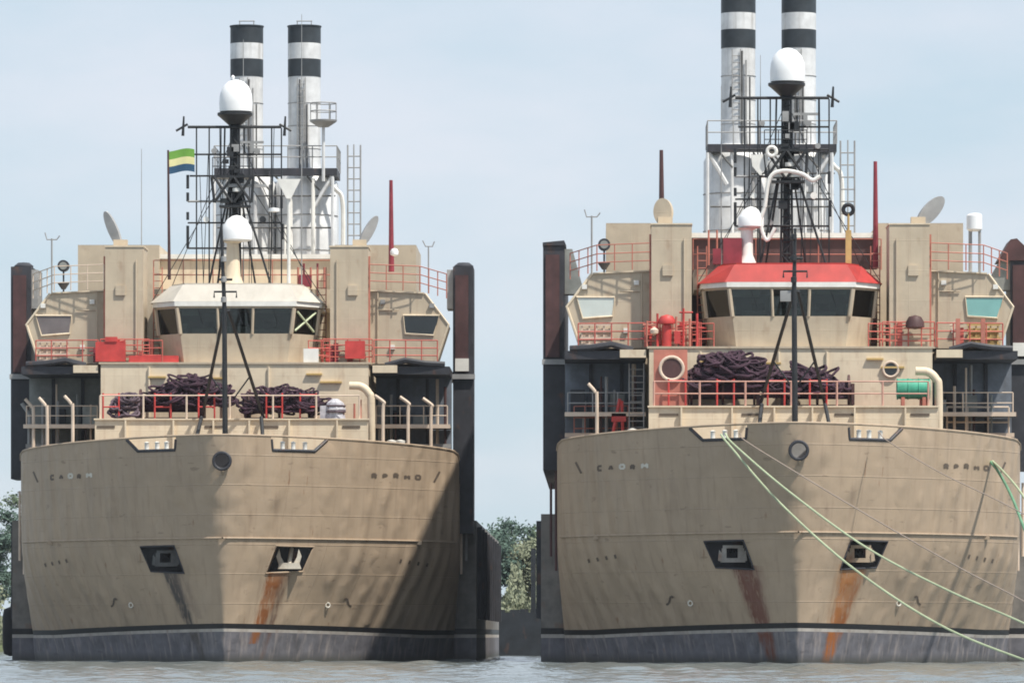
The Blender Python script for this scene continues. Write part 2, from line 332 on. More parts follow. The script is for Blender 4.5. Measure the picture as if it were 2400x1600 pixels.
def rope_heap(seed, c, sx, sy, h, n, r=.055):
    rnd = random.Random(seed); mb = MB()
    for i in range(n):
        u = rnd.uniform(-.75, .75); cx = c[0] + u * sx; cy = c[1] + rnd.uniform(-.5, .5) * sy; top = h * (1 - abs(u) ** 2.2) * rnd.uniform(.25, 1.0)
        a, b = rnd.uniform(.25, .6) * min(sx, 1.2), rnd.uniform(.2, .5) * sy; tilt = rnd.uniform(-.9, .9); ph = rnd.uniform(0, 6.28); pts = []
        for j in range(15):
            w = ph + j / 15 * 2 * math.pi
            x = math.cos(w) * a; y = math.sin(w) * b; z = x * math.sin(tilt) * .7 + math.sin(w) * .16 + rnd.uniform(-.04, .04)
            pts.append((cx + x * math.cos(tilt * .6), cy + y, max(c[2] + r, c[2] + top + z)))
        mb.tube(pts, r * rnd.uniform(.8, 1.25), 5, closed=True)
    return mb

# ------------------------------------------------------------------ one ship
def ship(k):
    D = 300. if k == 0 else 283.; X0 = -18.33 if k == 0 else 9.28
    mt = MT[k]; rnd = random.Random(11 + k)
    S = empty('work_ship', (X0, D, 0), ['tan work ship with cream wheelhouse roof and green flag' , 'tan work ship with red wheelhouse roof and mooring lines off its bow'][k], 'ship', 'tan work ships moored side by side')
    def Lp(px, py, o): p = at(px, py, D + o); return (p.x - X0, o, p.z)
    def X(px, o): return Lp(px, 0, o)[0]
    def Z(py, o): return Lp(0, py, o)[2]
    # --- hull shells
    st = lambda b: (lambda o: zs(o, b))
    flat = lambda z: (lambda o: z)
    shell([flat(-1.5), flat(-.5), flat(.2), flat(.8), st(1.55)]).build('boot_top', mt['boot'], S, True)
    shell([st(1.552), st(1.70)]).build('white_waterline', M['wline'], S, True)
    shell([st(1.702), st(1.95)]).build('black_waterline', M['black'], S, True)
    lv = [st(1.952)] + [flat(1.952 + (ZK - 1.952) * i / 9) for i in range(1, 10)] + [flat(ZK + (ZD - ZK) * i / 6) for i in range(1, 7)]
    hull = shell(lv).build('bow_hull', mt['hull'], S, True)
    pk = [(2.5, 5.75), (4.3, 5.72), (3.75, 4.5), (2.0, 4.4)]
    cuts = []; back = osurf(4.2, 5.1) + .35; ao = osurf(3.1, 4.8) + .2
    for s in (-1, 1):
        poly = [(s * x, z) for x, z in pk]; cuts.append(MB().prism(poly, -2, back))
    boolcut(hull, cuts)
    for s in (-1, 1):   # dark lining and frame of the anchor pocket
        poly = [(s * x, z) for x, z in pk]; cx = sum(p[0] for p in poly) / 4; cz = sum(p[1] for p in poly) / 4
        po = MB().prism([(cx + (x - cx) * .99, cz + (z - cz) * .99) for x, z in poly], back - .12, back - .01).build('anchor_pocket', M['dark'], S)
        fr = []
        for a, b in zip(poly, poly[1:] + poly[:1]):
            for i in range(5): t = i / 5; x, z = a[0] + (b[0] - a[0]) * t, a[1] + (b[1] - a[1]) * t; fr.append((x, osurf(x, z) - .02, z))
        MB().tube(fr, .04, 6, closed=True).build('frame', M['dark'] if (k, s) != (0, 1) else mt['hull'], po)
        # stockless anchor housed in the pocket
        lab = [['dark anchor in the left pocket of the cream roofed ship', 'pale two fluked anchor in the right pocket of the cream roofed ship'], ['dark anchor in the left pocket of the red roofed ship', 'rusty anchor in the right pocket of the red roofed ship, behind mooring line']][k][s > 0]
        am = [[M['soot'], M['anchp']], [M['anchg'], M['anch']]][k][s > 0]
        A = empty('anchor', (X0 + s * 3.1, D + ao, 4.62), lab, 'anchor', 'anchors housed in bow pockets')
        if (k, s) == (0, 1):
            MB().prism([(-.55, 0), (.6, 0), (.5, .3), (-.45, .3)], -.18, .25).build('crown', am, A)
            for q in (-1, 1):
                MB().prism([(q * .22, .25), (q * .5, .2), (q * .62, .62), (q * .48, .98), (q * .4, .6)], -.05, .14).build('fluke', am, A)
            MB().cyl((0, .1, .2), (s * .1, .75, 1.0), .11, n=10).build('shank', am, A, True)
        else:
            fx = -s * .12
            MB().box(fx - .55, fx + .6, -.1, .3, .12, .32).box(fx - .5, fx - .28, -.08, .3, .32, .78).box(fx + .25, fx + .55, -.08, .3, .32, .78).box(fx - .45, fx + .5, -.06, .25, .78, .92).build('crown', am, A)
            for q in (-1, 1): MB().prism([(fx + q * .5, .15), (fx + q * .68, .2), (fx + q * .62, .7), (fx + q * .5, .55)], -.15, .1).build('fluke', am, A)
            MB().cyl((fx, .2, .45), (fx, .85, .7), .16, n=10).build('shank', M['rubber'], A, True)
    # knuckle bead
    mb = MB()
    for s in (-1, 1):
        pts = [(s * (hb(o, ZK + .02) + .01), o - .02, ZK) for o in [.35 + 14.2 * (i / 26) ** 1.3 for i in range(27)]]
        mb.tube(pts, .05, 6)
    mb.build('knuckle_bead', mt['hull'], S, True)
    # --- bulwark
    outer = [o for o in stations(10.5) if o <= 15.9] + [15.9]
    bw = MB(); n = len(outer)
    def rows(ins):
        out = []
        for j in range(7):
            row = []
            for o in outer:
                z = ZD + .002 + (max(ztop(o), ZD + .05) - ZD) * j / 6; b = hb(o, min(z, 11.1)); e = .02
                nx_, ny_ = 2 * e, -(hb(o + e, min(z, 11.1)) - hb(o - e, min(z, 11.1))); l_ = math.hypot(nx_, ny_)
                if b < .02: nx_, ny_, l_ = 0, -1, 1
                row.append((max(0, b - ins * nx_ / l_), o - ins * ny_ / l_, z))
            out.append([(-x, y, z) for x, y, z in reversed(row[1:])] + row)
        return out
    ro, ri = rows(0), rows(.14)
    bw.loft([[*ro[j]] for j in range(7)] + [[*ri[j]] for j in range(6, -1, -1)] + [ro[0]], caps=False, closed=False)
    m_ = len(ro[0]); seq = ro + ri[::-1]
    for e in (0, m_ - 1): bw.add([r_[e] for r_ in seq], [tuple(range(len(seq)))])
    tmp = bw.mesh('bulwark', False, mt['hull']); bm = bmesh.new(); bm.from_mesh(tmp); bmesh.ops.remove_doubles(bm, verts=bm.verts, dist=.0005); bmesh.ops.recalc_face_normals(bm, faces=bm.faces); bm.to_mesh(tmp); bm.free()
    bwo = link('bulwark', tmp, S)
    ck = {-1: [(-4.95, 11.6), (-4.95, 11.05), (-4.35, 10.4), (-2.4, 10.4), (-2.3, 11.6)], 1: [(2.3, 11.6), (2.35, 10.42), (4.3, 10.42), (4.95, 11.0), (4.95, 11.6)]}
    ch = MB().cyl((0, -1, 9.85), (0, 2.2, 9.85), .36, n=24)
    boolcut(bwo, [MB().prism(ck[s], -1, 6) for s in (-1, 1)] + [ch])
    MB().ring((0, .02, 9.85), (0, 1, 0), .41, .08, 28).build('bow_fairlead_ring', M['dark'], S, True)
    MB().cyl((0, .9, 9.85), (0, 1.0, 9.85), .6, n=20).build('fairlead_shade_disc', M['grey' if k else 'dark'], S)  # added disc
    cap = [(x, y + .03, z) for x, y, z in ro[6]]
    i0 = 2; MB().tube(cap[i0:-i0], .06, 6).build('cap_rail', mt['hull'], S, True)
    for s in (-1, 1):   # chock opening: dark rim and pale rollers
        rim = [p for p in ck[s] if p[1] < 11.2]; rim = ([(s * 4.95, 11.0)] + [(s * 4.35, 10.42), (s * 2.38, 10.42), (s * 2.33, 11.05)])
        pts = []
        for a, b in zip(rim[:-1], rim[1:]):
            for i in range(6): t = i / 6; x, z = a[0] + (b[0] - a[0]) * t, a[1] + (b[1] - a[1]) * t; pts.append((x, osurf(x, z) + .04, z))
        fo = MB().tube(pts, .085, 6).build('mooring_chock', M['dark'], S, True)
        for xx in (2.85, 3.35, 3.9):
            o = osurf(xx, 10.5); MB().lathe((s * xx, o + .25, 10.38), [(.05, 0), (.13, .02), (.11, .12), (.11, .42), (.14, .46), (.04, .5)], 12).build('roller', M['white'], fo, True)
    # painted name strokes and draught marks on the bow
    for s in (-1, 1):
        xs0 = -9.75 if s < 0 else 7.1; nm = link('bow_name', None, S)
        seq = [5, 4, 2, 1, 3] if s < 0 else [1, 0, 1, 3, 2]
        for i, g in enumerate(seq):
            mb = MB(); glyph(mb, LET[g], xs0 + .52 * i + (.5 if s < 0 else 0), 9.2 + .02 * (i % 3), .2 - .03 * (i % 2), 1.7)
            mb.build('letter', M['markw'] if (s < 0 and i in (2, 4)) else M['mark'], nm)
        mb = MB(); glyph(mb, [(0, 0, .55 * s, 1.1)], s * 10.05, 9.1, .5); mb.build('bow_slash_mark', M['mark'], S)
        mb = MB()
        glyph(mb, [(0, 0, .25 * -s, 1), (.25 * -s, 1, .6 * -s, .8), (0, 0, .35 * s, -.2)], s * 5.9, 2.85, .34); mb.build('thruster_symbol', M['mark'], S)
        dm = link('draught_scale', None, S)
        for j in range(4):
            mb = MB(); glyph(mb, [(0, 0, .2 * s, .6)], s * (8.4 + .42 * j), 5.0 - .06 * j, .3); mb.build('draught_mark', M['mark'], dm)
        o = osurf(4.9, 2.9); MB().ring((s * 4.9, o - .02, 2.85), (s * .6, -1, 0), .12, .04, 14, 6).build('overboard_outlet', M['markw'], S)
        o = osurf(9.3, 6.0); MB().box(s * 9.3 - .16, s * 9.3 + .16, o - .12, o + .1, 5.92, 6.12).build('lug', mt['hull'], S)
    # --- aft body: wide sponson hull with its own stripes
    pl = lambda h: [(-h, 19.01), (h, 19.01), (h, 92), (h - 3, 98), (-h + 3, 98), (-h, 92)]
    MB().plan(pl(12.05), -1.5, 1.22).build('aft_boot_top', mt['boot'], S); MB().plan(pl(12.05), 1.222, 1.40).build('aft_white_waterline', M['wline'], S)
    MB().plan(pl(12.05), 1.402, 1.70).build('aft_black_waterline', M['black'], S); MB().plan(pl(12.05), 1.702, 7.3).build('aft_hull', M['hside'], S)
    for s in (-1, 1):
        for j in range(9): MB().box(s * 12.05, s * 12.3, 21 + 8 * j, 21.5 + 8 * j, 2.2, 7.0).build('side_fender_rib', M['dark'], S)
    # main deck houses behind
    MB().box(-8.85, -4.6, 21.5, 30, 7.32, 21.75).build('aft_house', M['tan'], S); MB().box(4.6, 8.85, 21.5, 30, 7.32, 21.75).build('aft_house', M['tan'], S)
    cw = MB().box(-4.59, 4.59, 22.2, 29, 7.32, 21.05).build('aft_house_center', M['cream'] if k == 0 else M['maroon'], S)
    MB().box(-4.7, 4.7, 22.0, 29.2, 21.06, 21.3).build('roof_edge', M['white'], cw)
    MB().box(-5.5, 5.5, 40, 58, 7.32, 21.2).build('engine_casing', M['tan'], S)
    # --- forecastle house
    hs = MB().box(-6.8, 6.75, 10.95, 21.4, ZD + .003, 15.05).build('deckhouse', M['cream'], S)
    MB().box(-6.9, 6.85, 10.88, 21.3, 15.053, 15.15).build('deck_edge', M['tan'], hs)
    for (x0, x1, z) in ((-4.4, -3.5, 14.35), (3.6, 4.4, 14.5), (4.3, 5.4, 14.1), (-1.2, -.5, 14.3)): MB().box(x0, x1, 10.8, 10.949, z, z + .09).build('eyebrow', M['yellow'], hs)
    for x in (-4.35, -.6, 1.7): MB().cyl((x, 10.88, ZD + .1), (x, 10.88, 14.9), .06, n=8).build('pipe', M['cream'], hs)
    if k:
        MB().cyl((4.75, 10.85, 14.05), (4.75, 10.96, 14.05), .3, n=20).build('porthole', M['glass'], hs)
        MB().ring((4.75, 10.85, 14.05), (0, 1, 0), .36, .06, 20).build('porthole_ring', M['railp'], hs)
    # breakwater with slots
    bk = MB().box(-6.85, 6.85, 7.9, 8.12, ZD + .003, 12.12).build('breakwater', M['cream'], S)
    MB().box(-6.9, 6.9, 7.8, 8.2, 12.123, 12.2).build('top_flange', M['cream'], bk)
    for x in ((-6.3, -.9, 1.9, 6.0) if k == 0 else (-5.9, -2.0, 2.4, 6.0)): MB().box(x - .45, x + .45, 7.87, 7.899, 11.72, 11.84).build('slot', M['mark'], bk)
    for x in (-5.3, -2.9, -.9, .9, 2.9, 5.3): MB().prism([(x - .04, ZD + .01), (x + .04, ZD + .01), (x + .04, 12.1), (x - .04, 12.1)], 7.65, 7.899).build('stiffener', M['cream'], bk)
    MB().box(-6.7, 6.7, 8.13, 10.94, 12.0, 12.06).build('winch_platform', M['deck'], S)
    # --- wheelhouse
    p0 = [(-2.62, 11.5), (2.62, 11.5), (3.85, 13.2), (3.85, 17), (-3.85, 17), (-3.85, 13.2)]
    p1 = [(-2.98, 11.3), (2.98, 11.3), (4.17, 12.95), (4.17, 17), (-4.17, 17), (-4.17, 12.95)]
    def pm(z):
        t = (z - 15.15) / (18.0 - 15.15); return [(a[0] + (b[0] - a[0]) * t, a[1] + (b[1] - a[1]) * t) for a, b in zip(p0, p1)]
    def inset(pl_, d): return [(x * (1 - d / 4), y + d if y < 16 else y) for x, y in pl_]
    wh = MB().plan(pm(15.153), 15.153, 16.62, pm(16.62)).build('wheelhouse', M['tan'], S)
    MB().box(-3.9, 3.9, 15.6, 15.7, 16.622, 17.9).build('back_bulkhead', M['greyw'], wh)
    for i, (x0, x1, zt) in enumerate(((-2.3, -1.2, 16.95), (-.9, .5, 17.05), (.8, 2.2, 16.9), (-3.3, -2.6, 17.2), (2.7, 3.4, 17.3))):
        MB().box(x0, x1, 12.6 + .5 * (abs(x0) > 2.4), 13.3 + .5 * (abs(x0) > 2.4), 16.622, zt).build('console', M['console'], wh)
    for x in (-1.5, .2, 1.6): MB().box(x - .3, x + .3, 13.9, 14.05, 16.622, 17.35).build('chair_back', M['dark'], wh)
    MB().box(-2.75, -1.9 + .4 * k, 11.75, 11.78, 17.55, 17.88).build('roller_blind', M['blind'], wh); MB().box(1.2, 2.7, 11.75, 11.78, 17.68, 17.88).build('roller_blind', M['blind'], wh)
    for x in (-1.9, .1, 1.9): MB().tube([(x, 11.28, 17.85), (x + .25, 11.3, 17.1)], .02, 4).build('wiper', M['mast'], wh)
    MB().plan(pm(17.9), 17.9, 18.0, pm(18.0)).build('window_header', M['tan'], wh)
    fas = [(x * 1.035, y - .1 if y < 16 else y) for x, y in pm(18.0)]
    MB().plan(fas, 18.003, 18.24).build('fascia', M['white'], wh)
    top = [(-2.7, 11.75), (2.7, 11.75), (3.45, 13.3), (3.45, 16.6), (-3.45, 16.6), (-3.45, 13.3)]
    MB().plan([(x * 1.03, y) for x, y in fas], 18.243, 19.12, top).build('roof', M['roofc'] if k == 0 else M['roofr'], wh)
    MB().plan([(x * .97, y + .1) for x, y in top], 19.123, 19.2).build('roof_top', M['roofc'] if k == 0 else M['roofr'], wh)
    a0, a1 = pm(16.62), pm(17.9)
    def pane(ia, ib, t0, t1, mm, nm='window_pane'):
        def P(pl_, t, z, d):
            a, b = Vector(pl_[ia]), Vector(pl_[ib]); q = a.lerp(b, t); nrm = Vector((b.y - a.y, -(b.x - a.x))).normalized(); q = q + nrm * d; return (q.x, q.y, z)
        f_ = [P(a0, t0, 16.625, -.06), P(a0, t1, 16.625, -.06), P(a1, t1, 17.895, -.06), P(a1, t0, 17.895, -.06)]
        g_ = [P(a0, t0, 16.625, -.1), P(a0, t1, 16.625, -.1), P(a1, t1, 17.895, -.1), P(a1, t0, 17.895, -.1)]
        return MB().loft([f_, g_]).build(nm, mm, wh), f_
    for (ia, ib, cuts_) in ((0, 1, (0, .345, .65, 1)), (1, 2, (0, 1)), (5, 0, (0, 1)), (2, 3, (0, .33, .66, 1)), (4, 5, (0, .33, .66, 1))):
        for t0, t1 in zip(cuts_[:-1], cuts_[1:]):
            _, q = pane(ia, ib, t0 + .015, t1 - .015, M['tint'])
            if k == 0 and (ia, ib) == (1, 2):
                q = [Vector(v) + Vector((.06, -.05, 0)) for v in q]; tp = MB()
                for a, b in ((0, 2), (1, 3)): tp.tube([q[a].lerp(q[b], .12), q[a].lerp(q[b], .88)], .06, 5)
                tp.build('taped_cross', M['tape'], wh)
    for i in range(6):
        MB().tube([(*a0[i], 16.6), (*a1[i], 17.92)], .11, 6).build('mullion', M['tan'], wh)
    for t in (.345, .65):
        a, b = Vector(a0[0]).lerp(Vector(a0[1]), t), Vector(a1[0]).lerp(Vector(a1[1]), t); MB().tube([(a.x, a.y, 16.6), (b.x, b.y, 17.92)], .075, 6).build('mullion', M['tan'], wh)
    # interior shapes behind the glass: console
    # --- trunks, wings, canopies, columns
    for s in (-1, 1):
        xa, xb = sorted((s * 4.75, s * 6.68))
        tr = MB().box(xa, xb, 12.2, 15.2, 15.153, 21.05).build('vent_trunk', M['tan'], S)
        MB().box(xa - .04, xb + .04, 12.16, 15.24, 21.053, 21.12).build('top_edge', M['cream'], tr)
        MB().box(s * 6.69, s * 6.78, 12.4, 12.5, 15.2, 20.6).build('corner_pipe', M['rail'], tr)
        ladder(S, s * 4.2 - .22, s * 4.2 + .22, 15.0, 15.2, 20.2, M['rail'])
        # open hinged cover on top of the trunk
        lean = {(0, -1): -24, (0, 1): 28, (1, -1): -8, (1, 1): 42}[(k, s)]
        base = Vector((s * 5.7 + (-.3 if (k, s) == (0, -1) else .5 if s > 0 else -.3), 13.6, 21.12)); mb = MB()
        dirv = Vector((math.sin(R(lean)), .25, math.cos(R(lean)))).normalized(); side = dirv.cross(Vector((.55 if s > 0 else -.55, -1, .1))).normalized(); nrm = side.cross(dirv)
        L_, Wd = {(0, -1): (2.1, .27), (0, 1): (1.9, .26), (1, -1): (1.35, .5), (1, 1): (1.9, .4)}[(k, s)]
        rings = []
        for d_ in (-.09, .09): rings.append([base + dirv * (L_ / 2 + L_ / 2 * math.sin(2 * math.pi * i / 24)) + side * Wd * math.cos(2 * math.pi * i / 24) + nrm * d_ for i in range(24)])
        mb.loft(rings).build('hinged_cover', M['grey'] if (k, s) != (1, -1) else M['tan'], tr, True)
        MB().tube([base + nrm * -.1, base + dirv * L_ * .7 - nrm * .28, base + dirv * L_ - nrm * .1], .07, 6).build('hinge_arm', M['white'], tr)
        MB().box(base.x - .35, base.x + .35, 13.3, 13.9, 21.122, 21.5).build('hinge_block', M['tan'], tr)
        # bridge wing
        pw = [(s * 6.69, 15.153), (s * 10.1, 15.153), (s * 10.75, 17.15), (s * 9.55, 18.72), (s * 6.69, 18.85)]
        wg = MB().prism(pw, 13.0, 17.0).build('bridge_wing', M['tan'], S)
        MB().prism([(s * 6.7, 18.853), (s * 9.5, 18.725), (s * 9.5, 18.79), (s * 6.7, 18.92)], 12.9, 17.1).build('roof_edge', M['cream'], wg)
        MB().tube([(s * 10.1, 13.0, 15.2), (s * 10.75, 13.0, 17.15), (s * 9.55, 13.0, 18.74)], .07, 6).build('edge_trim', M['cream'], wg)
        wz = [(s * 8.45, 17.62), (s * 10.28, 17.62), (s * 9.98, 16.6), (s * 8.55 + (.0), 16.7)]
        gm = [[M['lgrey'], M['glass']], [M['paleglass'], M['teal']]][k][s > 0]
        MB().prism(wz, 12.94, 12.999).build('window', gm, wg)
        MB().tube([(x, 12.95, z) for x, z in wz], .06, 5, closed=True).build('window_frame', M['cream'], wg)
        # lattice crate / nets below the wing window
        if (k, s) in ((0, -1), (1, -1), (1, 1)):
            cr_ = MB(); x0 = s * 9.3
            for i in range(5): cr_.box(x0 - .75 + .35 * i, x0 - .68 + .35 * i, 12.5, 12.6, 15.2, 16.3)
            for j in range(4): cr_.box(x0 - .8, x0 + .8, 12.46, 12.52, 15.25 + .32 * j, 15.36 + .32 * j)
            cr_.box(x0 - .7, x0 + .7, 12.62, 12.9, 15.2, 16.1).build('slatted_locker', M['railp'] if k == 0 or s < 0 else M['yellow'], S)
        # side deck, canopy, dark back wall, column
        xi, xo = sorted((s * 6.95, s * 10.85))
        cn = MB().box(xi, xo, 11.2, 22, 14.55, 14.95).build('side_canopy', M['dark'], S)
        MB().box(xi, s * 8.2 if s > 0 else xo, 11.0, 11.19, 14.62, 15.0).build('canopy_edge', M['cream'], cn) if s > 0 else MB().box(s * 8.2, s * 6.95, 11.0, 11.19, 14.62, 15.0).build('canopy_edge', M['cream'], cn)
        mb = MB(); mb.tube([(s * 7.6, 11.3, 15.0), (s * 8.6, 11.1, 15.25), (s * 9.6, 11.2, 15.1), (s * 10.6, 11.3, 15.05)], .16, 7); mb.build('rolled_awning', M['dark'], cn, True)
        MB().box(xi, xo, 15.6, 15.9, ZD, 14.54).build('shelter_wall', M['greyw'] if k == 0 and s < 0 else M['navy'], S)
        for xx in (8.1, 9.6): MB().box(s * xx - .08, s * xx + .08, 15.45, 15.59, ZD, 14.5).build('shelter_stiffener', M['dark'], S)
        zb = 6.6 if (k, s) == (0, 1) else 9.4
        ca, cb = sorted((s * 10.88, s * 11.93))
        clm = MB().box(ca, cb, 17.0, 20.2 if (k, s) != (1, -1) else 56., zb, 20.35 if (k, s) != (1, 1) else 19.6).build('side_column', M['dark'], S)  # left column of the second ship stretched aft unseen to shadow the other ship
        MB().box(ca + .12, cb - .25, 16.86, 16.999, 14.9, 19.9 if (k, s) != (1, 1) else 19.4).build('column_web', M['maroon'], clm)
        MB().box(ca - .05, cb + .08, 16.8, 17.3, 14.55, 14.8).build('column_flange', M['grey'], clm)
        if k == 1:
            zt = 20.35 if s < 0 else 20.6
            pts_ = [(s * 10.95, 18.2), (s * 10.95, zt), (s * 9.6, 18.2)] if s > 0 else [(s * 10.87, 18.0), (s * 10.87, 20.2), (s * 10.5, 20.2), (s * 9.9, 18.0)]
            MB().prism(pts_, 17.2, 18.6).build('column_gusset', M['greyw'], clm)
            MB().prism([(s * 10.8, zt + .25 if s > 0 else 20.36), (s * 11.95, 19.6 if s > 0 else 20.36), (s * 11.95, 20.5), (s * 10.9, 20.6)], 16.9, 20.1).build('column_cap', M['dark'], clm) if s < 0 else MB().prism([(10.3, 19.62), (11.93, 19.62), (11.93, 20.0), (11.2, 20.7), (10.9, 20.65)], 16.9, 20.1).build('column_cap', M['maroon'], clm)
        else:
            MB().lathe(((ca + cb) / 2, 18.5, 20.353), [(.5, 0), (.5, .12), (.3, .28), (.05, .3)], 14).build('column_cap', M['dark'], clm, True)
            MB().box(ca + (.9 if s < 0 else -.32), cb + (.32 if s < 0 else -.9), 17.2, 19.8, 18.2, 20.2).build('column_rail', M['grey'], clm)
        if s > 0: MB().box(s * 11.0, s * 11.7, 16.75, 16.999, 14.95, 15.6).build('white_box', M['white'], clm)
        # machinery pieces in the shelter
        for j in range(3):
            x = s * (7.6 + .95 * j); MB().box(x - .3, x + .3, 13.9 + .3 * j, 14.6 + .3 * j, ZD + .01, ZD + .01 + rnd.uniform(1.2, 2.2)).build('deck_locker', rnd.choice([M['dark'], M['maroon'], M['greyw']]), S)
        MB().box(xi, xo, 13.6, 13.8, 10.9, 11.1).build('shelter_beam', M['railp'] if k else M['grey'], S)
        mid = MB().box(xi, xo, 12.4, 15.55, 11.9, 12.0).build('shelter_deck', M['greyw'], S)
        MB().box(xi, xo, 12.3, 12.399, 11.86, 12.06).build('deck_lip', M['railp'], mid)
        rail(S, [(s * 7.1, 12.45, 12.0), (s * 10.7, 12.45, 12.0)], 1.0, M['railp'] if rnd.random() < .6 else M['grey'], (1, .5), 1.2, .03, .035)
        for j in range(6):
            x = s * rnd.uniform(7.2, 10.6); MB().tube([(x, 13.2 + .3 * j, ZD), (x, 13.2 + .3 * j, rnd.uniform(12.5, 14.5))], rnd.uniform(.05, .12), 6).build('shelter_pipe', rnd.choice([M['railp'], M['grey'], M['greyw'], M['maroon']]), S)
        for j in range(3):
            x = s * rnd.uniform(7.4, 10.3); MB().box(x - .35, x + .35, 14.2, 15.0, 12.01, 12.01 + rnd.uniform(.5, 1.3)).build('shelter_locker', rnd.choice([M['greyw'], M['console'], M['dark']]), S)
        # railings on the wing deck and above
        rc = M['rail']
        rc = M['redrail']
        rail(S, [(s * 4.4, 11.9, 15.16), (s * 6.9, 11.9, 15.16)], 1.2, rc, (1, .75, .5, .25), .62, .032, .036); rail(S, [(s * 7.0, 11.7, 15.16), (s * 10.2, 12.2, 15.16)], 1.15, rc, (1, .66, .33), .8, .032, .036)
        rail(S, [(s * 4.3, 12.1, 15.16), (s * 4.3, 13.0, 15.16), (s * 4.7, 14.4, 15.16)], 1.2, rc, (1, .66, .33), .6)
        for j in range(4):
            x = s * rnd.uniform(4.6, 8.2); zz = rnd.uniform(15.7, 16.5); MB().box(x - .12, x + .12, 12.0, 12.15, 15.2, zz).tube([(x - .3, 12.05, zz - .2), (x + .35, 12.05, zz - .1)], .04, 5).build('deck_fitting', rnd.choice([M['redrail'], M['dred'], M['railp'], M['red']]), S)
        rail(S, [(s * 6.75, 12.3, 18.93), (s * 9.3, 12.6, 18.85), (s * 10.6, 15, 18.6)], 1.25, M['rail'] if s > 0 or k else M['railp'], spacing=.9)
        rail(S, [(s * 4.75, 11.7, 15.16), (s * 3.7, 11.2, 15.16)], 1.1, rc)
        # poles and lamps on the wings
        if s < 0:
            MB().tube([(-9.55, 14, 18.8), (-9.55, 14, 21.6)], .05, 6).tube([(-9.9, 14, 21.9), (-9.8, 14, 21.55), (-9.3, 14, 21.55), (-9.15, 14, 21.75)], .035, 5).build('wind_vane_pole', M['grey'], S)
            sl = MB().cyl((-8.95, 13.8, 20.2), (-8.95, 14.2, 20.2), .3, n=16).build('searchlight', M['dark'], S, True)
            MB().cyl((-8.95, 13.76, 20.2), (-8.95, 13.8, 20.2), .2, n=14).build('lens', M['greyw'], sl)
            MB().tube([(-8.95, 14, 19.9), (-8.95, 14, 18.8)], .05, 6).lathe((-8.95, 14, 19.1), [(.1, -.1), (.3, .2), (.28, .26), (.05, .27)], 12).build('lamp_stand', M['dark'], sl)
        elif k == 1:
            pd = MB().tube([(8.75, 14, 18.8), (8.75, 14, 20.9)], .09, 8).tube([(9.2, 14, 18.8), (9.2, 14, 20.9)], .07, 8).build('antenna_pole', M['grey'], S)
            MB().lathe((8.95, 14, 20.85), [(.25, 0), (.38, .1), (.38, .75), (.3, .85), (.05, .88)], 18).build('antenna_drum', M['dome'], pd, True)
        else:
            MB().tube([(9.7, 14, 18.8), (9.7, 14, 21.2)], .04, 6).tube([(9.4, 14, 21.5), (9.55, 14, 21.2), (9.9, 14, 21.2), (10, 14, 21.45)], .035, 5).build('wind_vane_pole', M['grey'], S)
        for j, (x, z0_, z1_) in enumerate(((11.05, 6.2, 10.2), (11.3, 4.5, 9.6), (11.55, 5.2, 8.8))): MB().tube([(s * x, 17.2 + .3 * j, z0_), (s * x, 17.2 + .3 * j, z1_)], .07, 6).build('side_pipe', rnd.choice([M['railp'], M['maroon'], M['grey']]), S)
        for (x, z) in ((7.4, 18.2), (7.9, 15.9), (9.9, 18.0)): MB().box(s * x - .12, s * x + .12, 12.85, 12.999, z, z + .22).build('wall_lamp', rnd.choice([M['grey'], M['white']]), wg)
        MB().tube([(s * 7.15, 12.93, 15.2), (s * 7.15, 12.93, 18.8)], .04, 5).tube([(s * 7.15, 12.93, 17.9), (s * 8.2, 12.93, 17.9)], .03, 5).build('conduit', M['tan'], wg)
        MB().tube([(s * 5.1, 12.13, 15.2), (s * 5.1, 12.13, 20.4)], .045, 5).build('conduit', M['tan'], tr); MB().box(s * 5.9 - .25, s * 5.9 + .25, 12.1, 12.199, 18.6, 19.1).build('junction_box', M['tan'], tr)
        # red tapered posts
    for (x, z0, z1) in ([(7.75, 20.0, 24.7)] if k == 0 else [(-6.15, 21.1, 24.9), (4.25, 19.2, 24.35)]):
        MB().tube([(x, 15.6, z0), (x - .02, 15.6, z1)], .15, 8, .09).build('tapered_post', M['maroon'] if x < 0 else M['dred'], S, True)
    if k == 0: MB().lathe((7.95, 14.2, 20.9), [(.02, -.2), (.2, -.12), (.22, .05), (.15, .18), (.02, .22)], 12).build('deck_lamp', M['dome'], S, True)
    # rails and red gear on the wheelhouse deck behind the roof
    rail(S, [(-4.6, 17.5, 19.2), (4.6, 17.5, 19.2)], 1.5, M['rail'], (1, .5), 1.6)
    MB().box(-4.55, 4.55, 17.1, 22.1, 18.2, 19.19).build('bridge_deck', M['tan'], S)
    # --- signal mast on the wheelhouse
    mx_ = -.25 if k == 0 else -.1; my = 15.0; z0 = 19.2
    ms = MB()
    for dx in (-.28, .28):
        for dy in (-.28, .28): ms.tube([(mx_ + dx, my + dy, z0), (mx_ + dx * .7, my + dy * .7, 27.6)], .055, 6)
    for i in range(14):
        z = z0 + .6 * i; a = 1 if i % 2 else -1; w = .28 * (1 - .3 * i / 14)
        ms.tube([(mx_ - a * w, my - w, z), (mx_ + a * w, my - w, z + .6)], .035, 5).tube([(mx_ - w, my - w, z), (mx_ + w, my - w, z)], .035, 5).tube([(mx_ - a * w, my + w, z), (mx_ + a * w, my + w, z + .6)], .035, 5)
    mast = ms.build('signal_mast', M['mast'], S)
    MB().cyl((mx_, my, 19.2), (mx_, my, 28.1), .2, .14, n=10).build('mast_pole', M['mast'], mast, True)
    lb = MB().box(mx_ - 1.15, mx_ + 1.0, my - .9, my + .5, 24.72, 24.84)
